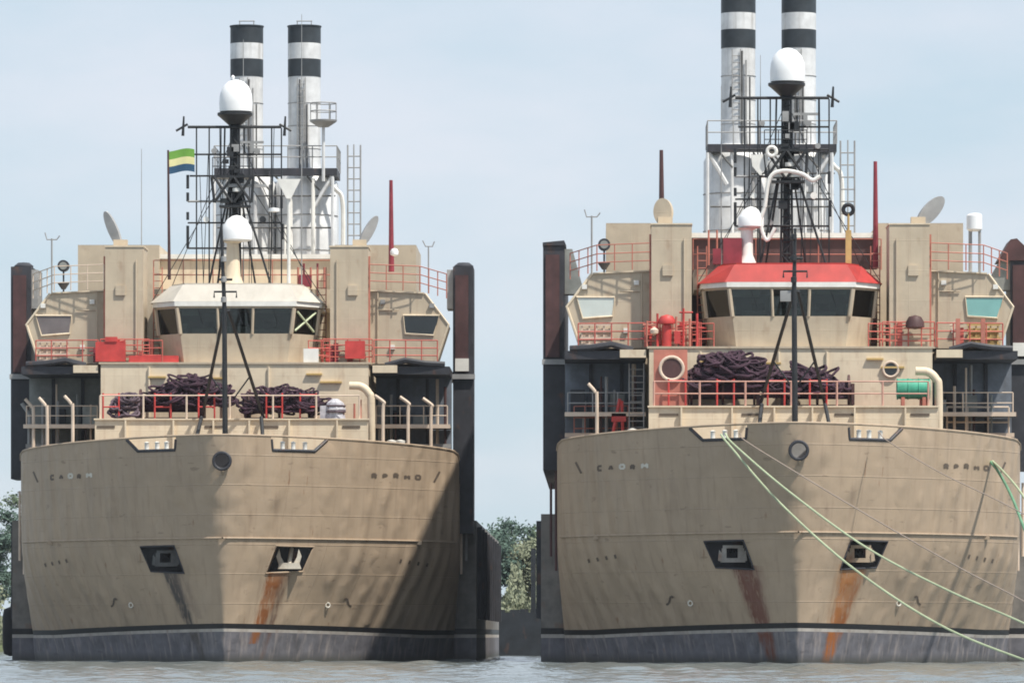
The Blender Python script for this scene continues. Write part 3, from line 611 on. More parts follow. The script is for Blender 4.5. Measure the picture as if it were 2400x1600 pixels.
    for a, b in ((-1.0, -.1), (-.1, -1.0), (0, .9), (.9, 0), (-1.0, -1.15), (.9, 1.0)): lb.tube([(mx_ + a, my - .85, 23.45), (mx_ + b, my - .85, 24.75)], .075, 5)
    lb.build('mast_lattice_platform', M['mast'], mast)
    for s in (-1, 1): MB().tube([(mx_ + s * .2, my - .1, 24.6), (mx_ + s * (1.9 if s > 0 else 1.3), my - .8, z0)], .06, 6).tube([(mx_ + s * .2, my + .1, 24.6), (mx_ + s * 1.0, my + 1.4, z0)], .055, 6).build('mast_leg', M['mast'], mast)
    MB().lathe((mx_, my, 27.75), [(.18, -.5), (.25, -.35), (.75, .1), (.9, .22), (.9, .34), (.3, .35)], 20).build('radome_platform', M['mast'], mast, True)
    MB().lathe((mx_ + .05, my, 28.1), [(.6, 0), (.84, .06), (.86, .5), (.82, .95), (.66, 1.35), (.42, 1.58), (.18, 1.68), (.02, 1.7)], 28).build('large_radome', M['dome'], mast, True)
    MB().lathe((mx_ - .1, my - .1, 29.9), [(.02, -.1), (.09, -.06), (.1, .05), (.02, .12)], 10).build('radome_cap', M['dome'], mast, True) if k == 0 else None
    yl, yr = (-2.65, 2.15) if k == 0 else (-2.6, 1.95)
    for i, (z, a, b, r) in enumerate([(27.35, yl, yr, .075), (25.95, yl + .15, yr, .05), (24.85, yl + .1, yr, .05), (23.55, yl, .7, .06), (22.45, yl, yr, .045), (21.15, yl, yr, .05)]):
        yd = MB().tube([(a, my - .3, z), (b, my - .3, z)], r, 6).build('mast_yard', M['mast'] if z != 23.55 else M['grey'], mast)
    for x, za, zb_ in ((yl + .45, 19.3, 27.3), (yl + 1.1, 19.3, 27.3), (yr - .5, 21.0, 27.4), (yr, 19.3, 27.3), (yl + 1.7, 24.8, 27.3)):
        MB().tube([(x, my - .3, za), (x, my - .3, zb_)], .04, 5).build('mast_upright', M['mast'], mast)
    for x, za, zb_ in ((yl, 24.2, 24.9), (yl, 23.55, 24.0), (yl, 22.6, 23.0), (yl, 21.15, 22.3), (yr, 23.2, 23.8), (yr + .05, 21.6, 22.4)):
        MB().cyl((x, my - .3, za), (x, my - .3, zb_), .075, n=8).build('signal_lamp', M['mast'], mast)
    for x, q in ((yl - .25, 1), (yr + .15, -1)):
        MB().tube([(x, my - .3, 26.9), (x + .05, my - .3, 27.9)], .09, 6, .05).tube([(x - .35 * q, my - .3, 27.15), (x + .25 * q, my - .3, 27.5)], .06, 6).build('wind_sensor', M['mast'], mast)
    for i in range(16):   # lamps and boxes clustered on the mast
        z = rnd.uniform(21.5, 26.8); x = mx_ + rnd.uniform(-.5, .5); MB().box(x - rnd.uniform(.1, .28), x + rnd.uniform(.1, .25), my - .55, my - .32, z, z + rnd.uniform(.2, .5)).build('mast_fitting', rnd.choice([M['mast'], M['mast'], M['grey']]), mast)
    MB().box(mx_ - .75, mx_ + .85, my - .9, my - .3, 23.2, 23.32).build('mast_step', M['mast'], mast)
    for i in range(9):   # halyards and cables from the yards
        x = rnd.uniform(yl + .1, yr); x2 = x + rnd.uniform(-.35, .35); MB().tube([(x, my - .35, rnd.choice([27.3, 25.9, 24.8])), (x2, my - .6, 19.3)], .018, 4).build('halyard', M['mast'], mast)
    for s in (-1, 1):
        MB().tube([(mx_, my, 27.2), (s * 3.6, my + 1.5, 19.25)], .022, 4).build('stay', M['mast'], mast); MB().tube([(mx_, my, 25.6), (s * 4.4, my - 1.2, 18.4)], .02, 4).build('stay', M['mast'], mast)
    rail(S, [(mx_ - 1.1, my - .85, 24.85), (mx_ + .95, my - .85, 24.85)], .9, M['mast'], (1, .5), .7, .025, .025)
    for (x, z, r_) in ((-1.3, 25.95, .14), (.9, 25.95, .16), (1.4, 24.85, .14), (-1.7, 22.45, .15), (1.2, 22.45, .17), (-.9, 21.15, .14)):
        MB().cyl((x, my - .55, z + .16), (x, my - .2, z + .16), r_, n=10).build('floodlight', rnd.choice([M['mast'], M['grey'], M['white']]), mast, True)
    MB().tube([(mx_ + .5, my - .3, 25.95), (mx_ + .5, my - .3, 27.3)], .05, 5).tube([(mx_ - .55, my - .3, 24.8), (mx_ - .5, my - .3, 27.3)], .05, 5).build('mast_upright', M['mast'], mast)
    MB().box(mx_ + .3, mx_ + 1.5, my - .5, my - .35, 26.5, 26.62).box(mx_ + .8, mx_ + 1.0, my - .5, my - .35, 26.0, 26.5).build('radar_scanner', M['grey'], mast)
    rx = .55 if k == 0 else -.05
    MB().lathe((mx_ + .15, my - .6, 24.0), [(.05, 0), (.25, .02), (.25, .2), (.05, .22)], 14).build('radar_turntable', M['white'], mast, True)
    MB().box(mx_ - 1.0 + rx, mx_ + 1.1 + rx, my - .75, my - .5, 24.25 if k == 0 else 23.5, 24.4 if k == 0 else 23.72).build('radar_scanner', M['grey'] if k == 0 else M['white'], mast)
    # smaller radome, reflector plates, lamps
    sx = -.1 if k == 0 else -1.85; sr = .8 if k == 0 else .62; sz = 21.45 if k == 0 else 21.0
    sd = MB().lathe((sx, 14.0, sz), [(sr * .7, 0), (sr, .08), (sr * 1.0, .5), (sr * .9, sr * .95), (sr * .62, sr * 1.4), (sr * .3, sr * 1.62), (.02, sr * 1.68)], 24).build('small_radome', M['dome'], S, True)
    MB().lathe((sx - .2, 14.0, 19.2), [(.6 if k == 0 else .5, 0), (.4 if k == 0 else .3, .5), (.3, sz - 19.3), (.5, sz - 19.21)], 14).build('radome_pedestal', M['cream'] if k == 0 else M['white'], sd, True)
    tx = 2.55 if k == 0 else -1.4; tz = 24.1
    tri = [(tx - .62, tz + .55), (tx + .62, tz + .55), (tx + .12, tz - .45), (tx - .12, tz - .45)] if k == 0 else [(tx - .45, tz + .45), (tx + .4, tz + .5), (tx + .35, tz - .1), (tx, tz - .55), (tx - .38, tz - .1)]
    po = MB().tube([(tx, 14.3, 19.2), (tx, 14.3, tz + .3)], .09 if k == 0 else .06, 8).build('reflector_post', M['white'] if k == 0 else M['mast'], S)
    MB().prism(tri, 14.1, 14.2).build('reflector_plate', M['white'], po)
    if k == 0: MB().lathe((tx - .75, 14.2, 23.05), [(.05, -.1), (.28, -.06), (.28, .1), (.05, .14)], 12).build('dome_lamp', M['dome'], po, True)
    else:
        MB().ring((-.85, 13.9, 24.7), (.1, 1, 0), .22, .09, 16).build('ring_lamp', M['white'], mast, True)
        MB().tube(smoothpts([(-1.2, 13.7, 22), (-.95, 13.7, 23.4), (-.3, 13.7, 23.75), (.6, 13.7, 23.6), (1.1, 13.7, 23.3), (1.5, 13.7, 23.5)], 5), .1, 7).build('white_cable_run', M['white'], mast, True)
        MB().tube(smoothpts([(-1.2, 13.7, 22), (-1.4, 13.7, 21.2), (-1.1, 13.7, 20.4), (-.7, 13.7, 21.0)], 5), .09, 7).build('white_cable_run', M['white'], mast, True)
        MB().ring((2.85, 14, 21.9), (0, 1, .2), .24, .1, 16).build('searchlight_ring', M['mast'], S, True)
        MB().box(2.72, 3.0, 13.9, 14.2, 19.2, 20.9).tube([(2.86, 14, 20.9), (2.86, 14, 21.7)], .06, 6).build('lamp_post', M['yellow'], S)
        MB().box(-3.2, -2.3, 13.6, 14.4, 19.25, 20.5).box(-3.7, -3.3, 13.7, 14.2, 19.25, 20.0).build('red_equipment_box', M['dred'], S)
        for x in (-3.9, -3.5, -2.1): MB().tube([(x, 13.8, 19.2), (x, 13.8, 20.9)], .05, 6).build('red_stand', M['rail'], S)
    if k == 0:
        for i, x in enumerate((2.9, 3.2, 3.55, 3.9, 4.25)): MB().tube([(x, 16.8, 19.2), (x, 16.8, 20.3 + .2 * (i % 2))], .06, 6).build('red_stand', M['dred'] if i % 2 else M['rail'], S)
        MB().box(2.95, 3.6, 16.7, 17.0, 19.3, 19.9).build('red_equipment_box', M['dred'], S)
    for x, z1 in ((X(569, 15), 31.9), (X(706, 15), 33.2), (X(330, 15), 26.3)) if k == 0 else ((X(1783, 15), 29.5), (X(1690, 16), 28)):
        MB().tube([(x, 15.5, 19.2 if abs(x) < 4 else 18.9), (x, 15.5, z1)], .035, 5, .014).build('whip_antenna', M['grey'], S)
    # --- funnels
    for s in (-1, 1):
        fn = MB().lathe((s * 1.64, 50, 0), [(1.0, 27.4), (.93, 28.4), (.92, 33.1)], 32).build('funnel', M['silver'], S, True)
        for a, b, mm in ((33.1, 34.1, 'fblack'), (34.1, 35.0, 'silver'), (35.0, 35.95, 'fblack')):
            MB().lathe((s * 1.64, 50, 0), [(.94, a + .002), (.94, b)], 32).build('funnel_band', M[mm], fn, True)
        MB().lathe((s * 1.64, 50, 0), [(.98, 35.952), (.98, 36.02), (.8, 36.02)], 32).build('funnel_rim', M['fblack'], fn, True)
        MB().tube([(s * 1.64 - .45, 50, 36.3), (s * 1.64 + .45, 50, 36.3)], .035, 5).tube([(s * 1.64 - .4, 50, 36), (s * 1.64 - .4, 50, 36.3)], .03, 5).tube([(s * 1.64 + .4, 50, 36), (s * 1.64 + .4, 50, 36.3)], .03, 5).build('spark_bar', M['grey'], fn)
        ladder(S, s * 1.64 - .35, s * 1.64 + .1, 49.0, 29, 33, M['grey'])
        tk = MB().lathe((s * 1.76, 50, 0), [(1.74, 21.2), (1.76, 23), (1.76, 27.0), (1.4, 27.6), (1.0, 27.9)], 32).build('exhaust_casing', M['silver'], S, True)
        for z in (23.2, 25.2): MB().ring((s * 1.76, 50, z), (0, 0, 1), 1.77, .035, 32, 6).build('casing_band', M['grey'], tk)
    for i in range(8):
        a = rnd.uniform(-3.1, 3.4); y = 48.0 + rnd.uniform(-.25, .15); MB().tube([(a, y, 21.2), (a + rnd.uniform(-.1, .1), y, rnd.uniform(24.5, 27.4))], rnd.uniform(.05, .13), 7).build('service_pipe', rnd.choice([M['silver'], M['grey'], M['silver'], M['white']]), S, True)
    for z, a, b in ((22.6, -3.2, 3.5), (24.4, -3.2, 3.4), (26.2, -1.0, 3.5)): MB().tube([(a, 47.85, z), (b, 47.85, z)], .05, 6).build('casing_brace', M['soot'], S)
    for s, xo_ in ((-1, .3), (1, -.1)):
        for d, zz, mm in ((-.12, 32.9, 'soot'), (.1, 32.4, 'grey'), (.3, 31.5, 'soot')): MB().tube([(s * 1.64 + xo_ + d, 49.02, 27.8), (s * 1.64 + xo_ + d, 49.02, zz)], .05, 6).build('funnel_drain_pipe', M[mm], S)
        for z in (29.0, 30.3, 31.6): MB().ring((s * 1.64, 50, z), (0, 0, 1), .935, .025, 28, 5).build('funnel_hoop', M['grey'], S)
    for x in (-2.2, -.4, .6, 2.4): MB().tube([(x - .5, 47.75, 27.3), (x + .2, 47.75, 26.5)], .06, 5).build('platform_knee', M['soot'], S)
    for a in range(3): MB().tube(smoothpts([(.3 + 2.6, 48.2, 27.2), (3.5, 48.2, 26.6), (3.9, 48.3, 25.8 - .2 * a), (3.9, 48.3, 22)], 5), .13, 7).build('exhaust_pipe', M['white'], S, True) if a == 0 else None
    MB().box(-3.3, 3.45, 50.6, 53.5, 21.21, 27.2).build('exhaust_housing', M['silver'], S)
    pf = MB().box(-3.35, 3.6, 47.6, 48.2, 27.35, 27.75).box(-3.35, -2.6, 48.2, 52, 27.35, 27.75).box(2.7, 3.6, 48.2, 52, 27.35, 27.75).build('funnel_platform', M['dark'], S)
    rail(S, [(-3.35, 52, 27.76), (-3.35, 47.6, 27.76), (3.6, 47.6, 27.76), (3.6, 52, 27.76)], 1.25, M['grey'], (1, .5), 1.3, .035, .035)
    for s in (-1, 1): MB().tube([(s * 3.3, 47.8, 27.3), (s * 2.3, 47.9, 25.6)], .12, 6).tube([(s * 3.35, 47.7, 27.3), (s * 3.35, 47.7, 21.3)], .1, 6).build('platform_brace', M['silver'], pf)
    lx = (X(815, 46), X(845, 46)) if k == 0 else (X(1970, 46), X(2003, 46)); lt = Z(340, 46) if k == 0 else Z(330, 46)
    cg = ladder(S, lx[0], lx[1], 46, 21.3, lt, M['grey'], 'caged_ladder', .62, .05)
    MB().tube([((lx[0] + lx[1]) / 2, 45.6, 22), ((lx[0] + lx[1]) / 2, 45.6, lt)], .04, 5).build('cage_bar', M['grey'], cg)
    if k == 0:
        cp = MB().lathe((X(757, 47), 47.5, Z(282, 47)), [(.3, -.35), (.75, -.05), (.78, .05), (.1, .06)], 18).build('funnel_crow_nest', M['grey'], S, True)
        rr = MB()
        for z in (.55, 1.0): rr.ring((X(757, 47), 47.5, Z(282, 47) + z), (0, 0, 1), .72, .035, 18, 5)
        for i in range(6): a = i / 6 * 6.28; p = (X(757, 47) + .72 * math.cos(a), 47.5 + .72 * math.sin(a)); rr.tube([(*p, Z(282, 47)), (*p, Z(282, 47) + 1.0)], .03, 5)
        rr.build('nest_railing', M['grey'], cp); MB().tube([(X(757, 47), 47.5, Z(282, 47)), (X(757, 47), 47.5, 27)], .1, 6).build('nest_post', M['silver'], cp)
    # --- foremast on the bow
    fm = MB().tube([(-.05, 3.6, ZD), (-.1, 3.6, 17.6)], .15, 10, .12).build('foremast', M['mast'], S, True)
    MB().tube([(-.1, 3.6, 17.6), (-.25 if k == 0 else -.05, 3.6, 21.6 if k == 0 else 20.3)], .11, 8, .06).build('topmast', M['mast'], fm, True)
    for s in (-1, 1):
        MB().tube([(s * .1, 3.7, 17.4), (s * 1.6, 9.0, 12.1)], .085, 7).build('tripod_leg', M['mast'], fm)
        MB().tube([(s * 1.5, 7.75, 12.25), (s * 1.75, 5.4, 10.5), (s * 1.95, 4.6, ZD)], .1, 6).build('lower_brace', M['mast'], fm)
        MB().tube([(s * 1.0, 6.9, 14.3), (s * .2, 6.9, 13.2)], .04, 5).build('cross_brace', M['mast'], fm)
    MB().tube([(-.6, 3.55, 18.0), (-.6, 3.55, 18.3), (.5, 3.55, 18.3), (.5, 3.55, 18.0)], .05, 6).tube([(-.35, 3.5, 18.9), (.3, 3.5, 18.9)], .06, 6).build('masthead_bracket', M['mast'], fm)
    for z in (17.9, 18.9, 19.9): MB().lathe((-.12, 3.45, z), [(.03, -.15), (.14, -.12), (.14, .12), (.03, .15)], 10).build('masthead_lamp', M['mast'] if k else M['grey'], fm, True)
    MB().box(-.75, -.25, 3.5, 3.7, 16.9, 17.4).build('mast_lamp_box', M['grey'], fm) if k else None
    # --- foredeck gear
    for wx in ((-3.2, 2.3) if k == 0 else (-3.3, 1.2)):
        wn = MB().box(wx - 1.7, wx + 1.7, 9.2, 10.4, 12.063, 12.3).box(wx - 1.75, wx - 1.6, 9.1, 10.5, 12.3, 13.3).box(wx + 1.6, wx + 1.75, 9.1, 10.5, 12.3, 13.3).build('mooring_winch', M['maroon'], S)
        MB().cyl((wx - 1.6, 9.8, 13.0), (wx + 1.6, 9.8, 13.0), .42, n=18).build('drum', M['rope'], wn, True)
        for q in (-1.5, 0, 1.5): MB().cyl((wx + q - .05, 9.8, 13.0), (wx + q + .05, 9.8, 13.0), .75, n=20).build('flange', M['maroon'], wn, True)
    # red frames over the winches
    for xx in ((-6.5, -3.9, -1.7, 1.7, 3.4) if k == 0 else (-5.9, -3.6, -1.2, .8)):
        MB().tube([(xx, 8.6, 12.06), (xx, 8.6, 13.5)], .05, 6).tube([(xx + .8, 8.6, 12.06), (xx + .8, 8.6, 13.5)], .05, 6).tube([(xx, 8.6, 13.4), (xx + .8, 8.6, 13.4)], .045, 6).tube([(xx, 8.6, 12.8), (xx + .8, 8.6, 12.8)], .04, 6).build('red_frame', M['red'], S)
    rail(S, [(-6.6, 8.05, 12.2), (6.4, 8.05, 12.2)], 1.15, M['railp'] if k == 0 else M['railk'], (1,) if k == 0 else (1, .5), 2.3, .035, .055)
    # gooseneck pipe and bent stanchions at the bulwark
    gx = 6.95
    MB().tube(smoothpts([(gx, 9.2, ZD), (gx, 9.2, 12.9), (gx - .12, 9.2, 13.5), (gx - .5, 9.2, 13.85), (gx - 1.1, 9.2, 13.9)], 6), .2, 12).build('gooseneck_vent', M['cream'], S, True)
    MB().tube([(gx - .55, 9.3, ZD), (gx - .55, 9.3, 13.2)], .07, 6).tube([(gx - .85, 9.3, ZD), (gx - .85, 9.3, 13.0)], .06, 6).build('vent_pipe', M['rail'], S)
    sl_ = ([(-10.35, 1), (-9.5, 1), (-8.0, 1), (7.6, -1), (8.8, -1), (9.9, -1)] if k == 0 else [(-9.3, 1)])
    for x, q in sl_:
        o = osurf(x, 11) + .45; o = min(o, 14)
        MB().tube(smoothpts([(x, o, ZD), (x, o, 12.6), (x + .08 * -q, o, 12.95), (x + .42 * -q * (1 if x < 0 else -1) * (1 if x < 0 else 1), o, 13.35)], 5), .085, 8).build('bent_stanchion', M['railp'], S, True)
    if k == 0: MB().tube([(-10.75, 14.2, 8.0), (-10.7, 14.2, 12.6), (-11.1, 14.2, 13.2)], .1, 8).build('bent_stanchion', M['grey'], S, True)
    if k == 1:
        rail(S, [(-10.4, 14, 10.8), (-7.8, 13.5, 10.8)], 1.6, M['rail'], (1, .66, .33, 0), .55)
        MB().tube([(-8.9, 12.4, ZD), (-8.2, 12.4, 12.7)], .09, 6).tube([(-8.0, 12.4, ZD), (-8.1, 12.4, 12.6)], .08, 6).box(-8.6, -7.9, 12.3, 12.6, 11.6, 12.0).build('red_davit', M['red'], S)
        rail(S, [(7.6, 13.6, 10.9), (10.6, 13.9, 10.9)], 1.45, M['railp'], (1, .5, 0), 1.0, .05, .05)
        ladder(S, -7.75, -7.05, 12.0, 11.0, 14.4, M['grey'], step=.3)
    for x in (7.9, 8.35) if k == 0 else (-7.6, -6.95):
        MB().lathe((x, 11.5, 10.0), [(.05, 0), (.18, .02), (.18, .9), (.24, 1.0), (.24, 1.2), (.05, 1.25)], 14).build('bollard', M['white'], S, True)
    # red gear on the wing deck
    if k == 0:
        MB().box(-7.1, -5.6, 11.3, 11.8, 15.2, 16.2).box(-6.6, -6.0, 11.25, 11.6, 16.2, 16.45).build('red_equipment_chest', M['red'], S)
        MB().box(5.55, 6.55, 11.2, 11.8, 15.35, 16.25).build('red_hose_box', M['red'], S)
        MB().box(3.45, 4.2, 11.1, 11.6, 15.16, 15.85).build('white_locker', M['white'], S)
        MB().box(-5.4, -2.9, 11.2, 11.7, 15.16, 15.5).build('red_hatch', M['red'], S)
    else:
        rv = MB().cyl((-5.95, 11.5, 15.16), (-5.95, 11.5, 16.2), .24, n=12).build('red_ventilator', M['red'], S, True)
        MB().lathe((-5.95, 11.5, 16.2), [(.1, 0), (.4, .06), (.42, .22), (.3, .42), (.03, .5)], 14).build('ventilator_cowl', M['red'], rv, True)
        MB().lathe((-6.55, 11.4, 15.9), [(.03, -.18), (.2, -.1), (.22, .06), (.03, .2)], 12).build('cowl_lamp', M['railp'], rv, True)
        for i, (x, zz) in enumerate(((-6.9, 16.4), (-6.4, 16.75), (-5.5, 16.6), (-5.15, 17.0), (-4.85, 16.5), (-4.5, 16.75))):
            MB().tube([(x, 11.45, 15.16), (x, 11.45, zz)], .06, 6).tube([(x - .2, 11.45, zz - .25 * (i % 3) - .2), (x + .45, 11.45, zz - .25 * (i % 3) - .2)], .045, 6).build('red_stand', M['red'] if i % 2 else M['rail'], S)
        MB().box(-5.6, -5.3, 11.3, 11.6, 15.3, 15.9).build('red_extinguisher_box', M['red'], S)
        mbx = MB().box(-6.6, -5.0, 8.9, 9.7, 12.063, 14.9).build('red_hose_cabinet', M['rail'], S)
        MB().cyl((-5.75, 8.78, 14.0), (-5.75, 8.89, 14.0), .52, n=20).build('hose_reel', M['maroon'], mbx, True); MB().ring((-5.75, 8.8, 14.0), (0, 1, 0), .55, .08, 20).build('reel_rim', M['railp'], mbx, True)
        for xx in (8.0, 9.2): MB().box(xx - .1, xx + .1, 11.3, 11.6, 15.16, 16.5).build('red_post', M['rail'], S)
        MB().lathe((5.95, 11.6, 16.1), [(.03, -.1), (.46, 0), (.44, .25), (.3, .5), (.03, .58)], 16).build('mushroom_ventilator', M['maroon'], S, True)
        MB().box(6.9, 6.94, 0, 0, 0, 0) if 0 else None
    return S, X0, D, Lp

S0, XA, DA, LA = ship(0)
S1, XB, DB, LB = ship(1)

# ------------------------------------------------------------------ loose gear on the ships
def rope(name, seed, X0, D, c, sx, sy, h, n, label, m=M['rope'], r=.055):
    rope_heap(seed, (0, 0, 0), sx, sy, h, n, r).build(name, m, None, True, label=label, cat='rope', group='rope heaps on the foredecks', loc=(X0 + c[0], D + c[1], c[2]))
rope('rope_heap', 1, XA, DA, (-2.2, 9.3, 12.7), 2.5, .9, 1.55, 120, 'dark rope heap left of the foremast on the cream roofed ship')
rope('rope_heap', 2, XA, DA, (2.6, 9.3, 12.4), 2.5, .9, 1.3, 120, 'long dark rope heap right of the foremast on the cream roofed ship')
rope('rope_heap', 3, XA, DA, (-5.35, 8.9, 12.07), .75, .6, 1.6, 34, 'small upright rope hank at the left end of the cream roofed ship foredeck', M['rope2'])
rope('rope_heap', 4, XB, DB, (-3.0, 9.5, 12.9), 2.4, 1.0, 1.8, 130, 'large dark rope heap beside the red cabinet on the red roofed ship', r=.07)
rope('rope_heap', 5, XB, DB, (.6, 9.5, 12.6), 2.2, 1.0, 1.4, 100, 'dark rope heap behind the foremast of the red roofed ship', r=.065)
dr = empty('steel_drum', (XB + 5.75, DB + 9.3, 13.05), 'green steel drum lying beside the gooseneck pipe on red roofed ship', 'drum')
MB().cyl((-.75, 0, 0), (.75, 0, 0), .48, n=24).build('drum_body', M['green'], dr, True)
for x in (-.76, -.25, .25, .76): MB().ring((x, 0, 0), (1, 0, 0), .49, .03, 24, 6).build('drum_hoop', M['green'], dr, True)
for x in (-.5, .5): MB().box(x - .08, x + .08, -.4, .4, -1.0, -.4).build('cradle', M['rail'], dr)
dw = empty('wrapped_bundle', (XA + 5.15, DA + 8.9, 12.07), 'pale grey wrapped bundle at the right end of cream roofed ship foredeck', 'bundle')
MB().lathe((0, 0, 0), [(.4, 0), (.52, .15), (.46, .45), (.55, .6), (.42, .95), (.15, 1.15)], 9).box(-.75, -.3, -.3, .3, 0, .8).build('wrapping', M['wrap'], dw)
MB().ring((0, 0, .5), (0, 0, 1), .5, .05, 16, 6).ring((0, 0, .8), (0, 0, 1), .5, .04, 16, 6).build('lashing', M['rope2'], dw, True)
# flag on its staff
st_ = LA(397, 655, 14.5); tp = LA(394, 352, 14.5)
fs = empty('flag', (XA, DA, 0), 'green yellow and blue striped flag on a brown staff, left of the mast', 'flag')
MB().tube([st_, tp], .085, 8, .05).build('flagstaff', M['maroon'], fs, True)
def stripe(v0, v1, m, nm):
    mb = MB(); rows_ = []
    for d in (-.006, .006):
        for v in (v0, v1):
            rows_.append([(tp[0] + .05 + u * 1.3, 14.5 + d + .12 * math.sin(u * 6 + v * 1.5) * u, tp[2] - .08 - v * 1.15 + .12 * u * math.sin(u * 3.5) + .16 * u) for u in [i / 12 for i in range(13)]])
    a, b, c, d_ = rows_
    mb.loft([a, b, d_, c, a], caps=False, closed=False); mb.build(nm, m, fs, True)
stripe(0, .36, M['fg'], 'green_stripe'); stripe(.361, .68, M['fw'], 'pale_stripe'); stripe(.681, 1.0, M['fb'], 'blue_stripe')
# fenders on the sponsons
def fender(X0, D, x, o, z, h, label):
    e = empty('fender', (X0 + x, D + o, z), label, 'fender', 'fenders hung on the ships sides')
    MB().lathe((0, 0, 0), [(.1, 0), (.38, .12), (.45, .5), (.45, h - .5), (.38, h - .12), (.1, h)], 16).build('fender_body', M['rubber'], e, True)
    MB().tube([(0, 0, h), (-.25 if x > 0 else .25, 0, h + 3)], .04, 5).build('hanger', M['rope2'], e)
fender(XA, DA, -12.78, 26, .25, 2.6, 'black rubber fender hung at the far left side of the ship')
# mooring lines of the right-hand ship, plus brown strands added for line shadows
def mline(pts, r, m, label, nm='mooring_line'):
    P = smoothpts([at(*p) for p in pts], 10); c = P[0].copy()
    MB().tube([p - c for p in P], r, 7).build(nm, m, None, True, label=label, cat='rope', group='mooring lines off the red roofed ship', loc=c)
mline([(1690, 1018, 285.2), (1712, 1046, 284.0), (1830, 1180, 282), (2000, 1331, 279), (2200, 1462, 275), (2400, 1545, 270), (2560, 1590, 264)], .052, M['line'], 'lower pale green mooring line falling to the water at bottom right')
mline([(1700, 1016, 285.2), (1722, 1043, 284.0), (1850, 1152, 281), (2030, 1282, 277), (2220, 1382, 272), (2400, 1460, 266), (2620, 1570, 255)], .048, M['line'], 'upper pale green mooring line from the left chock to the right edge')
mline([(1735, 1016, 285), (1752, 1036, 283.8), (1880, 1115, 281), (2060, 1222, 277), (2250, 1330, 271), (2420, 1420, 265), (2640, 1560, 255)], .03, M['line_shadow'], 'thin brown strand for a mooring line shadow, just above the two pale green lines')  # added tube: shadow of a mooring line put in as a brown strand
mline([(2060, 1012, 285), (2085, 1036, 284.0), (2200, 1105, 281), (2330, 1168, 277), (2450, 1228, 272), (2700, 1340, 260)], .025, M['line_shadow'], 'thin brown strand for a shadow line, from the right chock across the bow')  # added brown tube in place of the shadow line across the bow
mline([(2322, 1082, 293.5), (2340, 1105, 292), (2372, 1165, 288), (2410, 1260, 282), (2480, 1400, 270), (2560, 1560, 258)], .07, M['lined'], 'dark green line hanging from the right shoulder of the red roofed bow')
mline([(2326, 1080, 293.5), (2350, 1103, 291), (2390, 1150, 286), (2440, 1230, 278), (2560, 1420, 262)], .055, M['line'], 'pale line beside the dark green one at the right shoulder of the bow')
# ------------------------------------------------------------------ pontoon between the ships
pb = empty('pontoon_barge', (-5.6, 412, 0), 'black pontoon barge moored in the gap between the ships', 'barge')
MB().prism([(-2.6, -1), (2.6, -1), (2.6, 2.9), (-2.6, 2.9)], 0, 26).build('barge_hull', M['barge'], pb)
random.seed(8)
for i in range(7):
    x = -2.3 + i * .68; MB().box(x, x + random.uniform(.3, .66), .4, 1.4, 2.903, 2.95 + random.uniform(.08, .3)).build('deck_cargo', M['barge'], pb)
for x in (-1.25, 1.3): MB().box(x - .16, x + .16, .6, 1.1, 2.9, 7.2).build('mooring_post', M['barge'], pb)

# ------------------------------------------------------------------ trees on the bank
def leafmat(name, col, var=.35):
    m = mat(name, col, .7, var=var, scale=.9, spec=.2); return m
LM = [leafmat('foliage_deep', (.08, .125, .1)), leafmat('foliage_mid', (.13, .17, .11)), leafmat('foliage_pale', (.23, .25, .17))]  # greens paled so the leaf colour carries some distance haze
BK = [mat('bark_pale', (.3, .28, .22), .85, var=.3, scale=3), mat('bark_brown', (.12, .095, .07), .85, var=.3, scale=3)]
def tree(seed, x, y, h, rad, label, lm, bk, clear=.35, nleaf=6500):
    rnd = random.Random(seed); z0 = .7
    T = empty('bank_tree', (x, y, z0), label, 'tree', 'trees on the river bank')
    mb = MB(); lean = rnd.uniform(-.06, .06); tips = []
    mb.tube([(lean * t * h + .12 * math.sin(t * 5 + seed), .1 * math.sin(t * 4), t * h * .85) for t in [i / 7 for i in range(8)]], .22, 7, .06)
    for i in range(9):
        t = rnd.uniform(clear, .82); a = rnd.uniform(0, 6.28); l = rad * rnd.uniform(.5, .95); b = Vector((lean * t * h, 0, t * h)); e = b + Vector((math.cos(a) * l, math.sin(a) * l, h * rnd.uniform(.08, .22)))
        mb.tube([b, b.lerp(e, .5) + Vector((0, 0, .15)), e], .08, 5, .025); tips.append(e)
    mb.build('trunk', bk, T, True)
    tips += [Vector((rnd.gauss(0, rad * .45), rnd.gauss(0, rad * .4), h * rnd.uniform(clear + .1, .95))) for _ in range(13)] + [Vector((lean * h, 0, h * .93))]
    v, f = [], []
    for i in range(nleaf):
        c = rnd.choice(tips); s = rnd.uniform(.3, .7)
        p = c + Vector((rnd.gauss(0, s), rnd.gauss(0, s), rnd.gauss(0, s * .62)))
        q = rnd.uniform(.1, .22); u = Vector((rnd.gauss(0, 1), rnd.gauss(0, 1), rnd.gauss(0, .7))).normalized(); w = u.orthogonal().normalized(); w = (w + u.cross(w) * rnd.uniform(-1, 1)).normalized()
        n = len(v); v += [tuple(p - u * q), tuple(p + w * q * .5), tuple(p + u * q), tuple(p - w * q * .5)]; f.append((n, n + 1, n + 2, n + 3))
    me = bpy.data.meshes.new('crown'); me.from_pydata(v, [], f); me.materials.append(lm); link('crown', me, T)
gap = [(-12.2, 541, 9.2, 2.2, 1, 0), (-9.4, 536, 9.6, 2.0, 0, 0), (-7.6, 545, 10.6, 2.0, 0, 1), (-6.2, 538, 8.8, 1.6, 2, 0), (-4.9, 543, 10.0, 2.0, 1, 0), (-3.0, 540, 10.2, 2.2, 0, 1)]
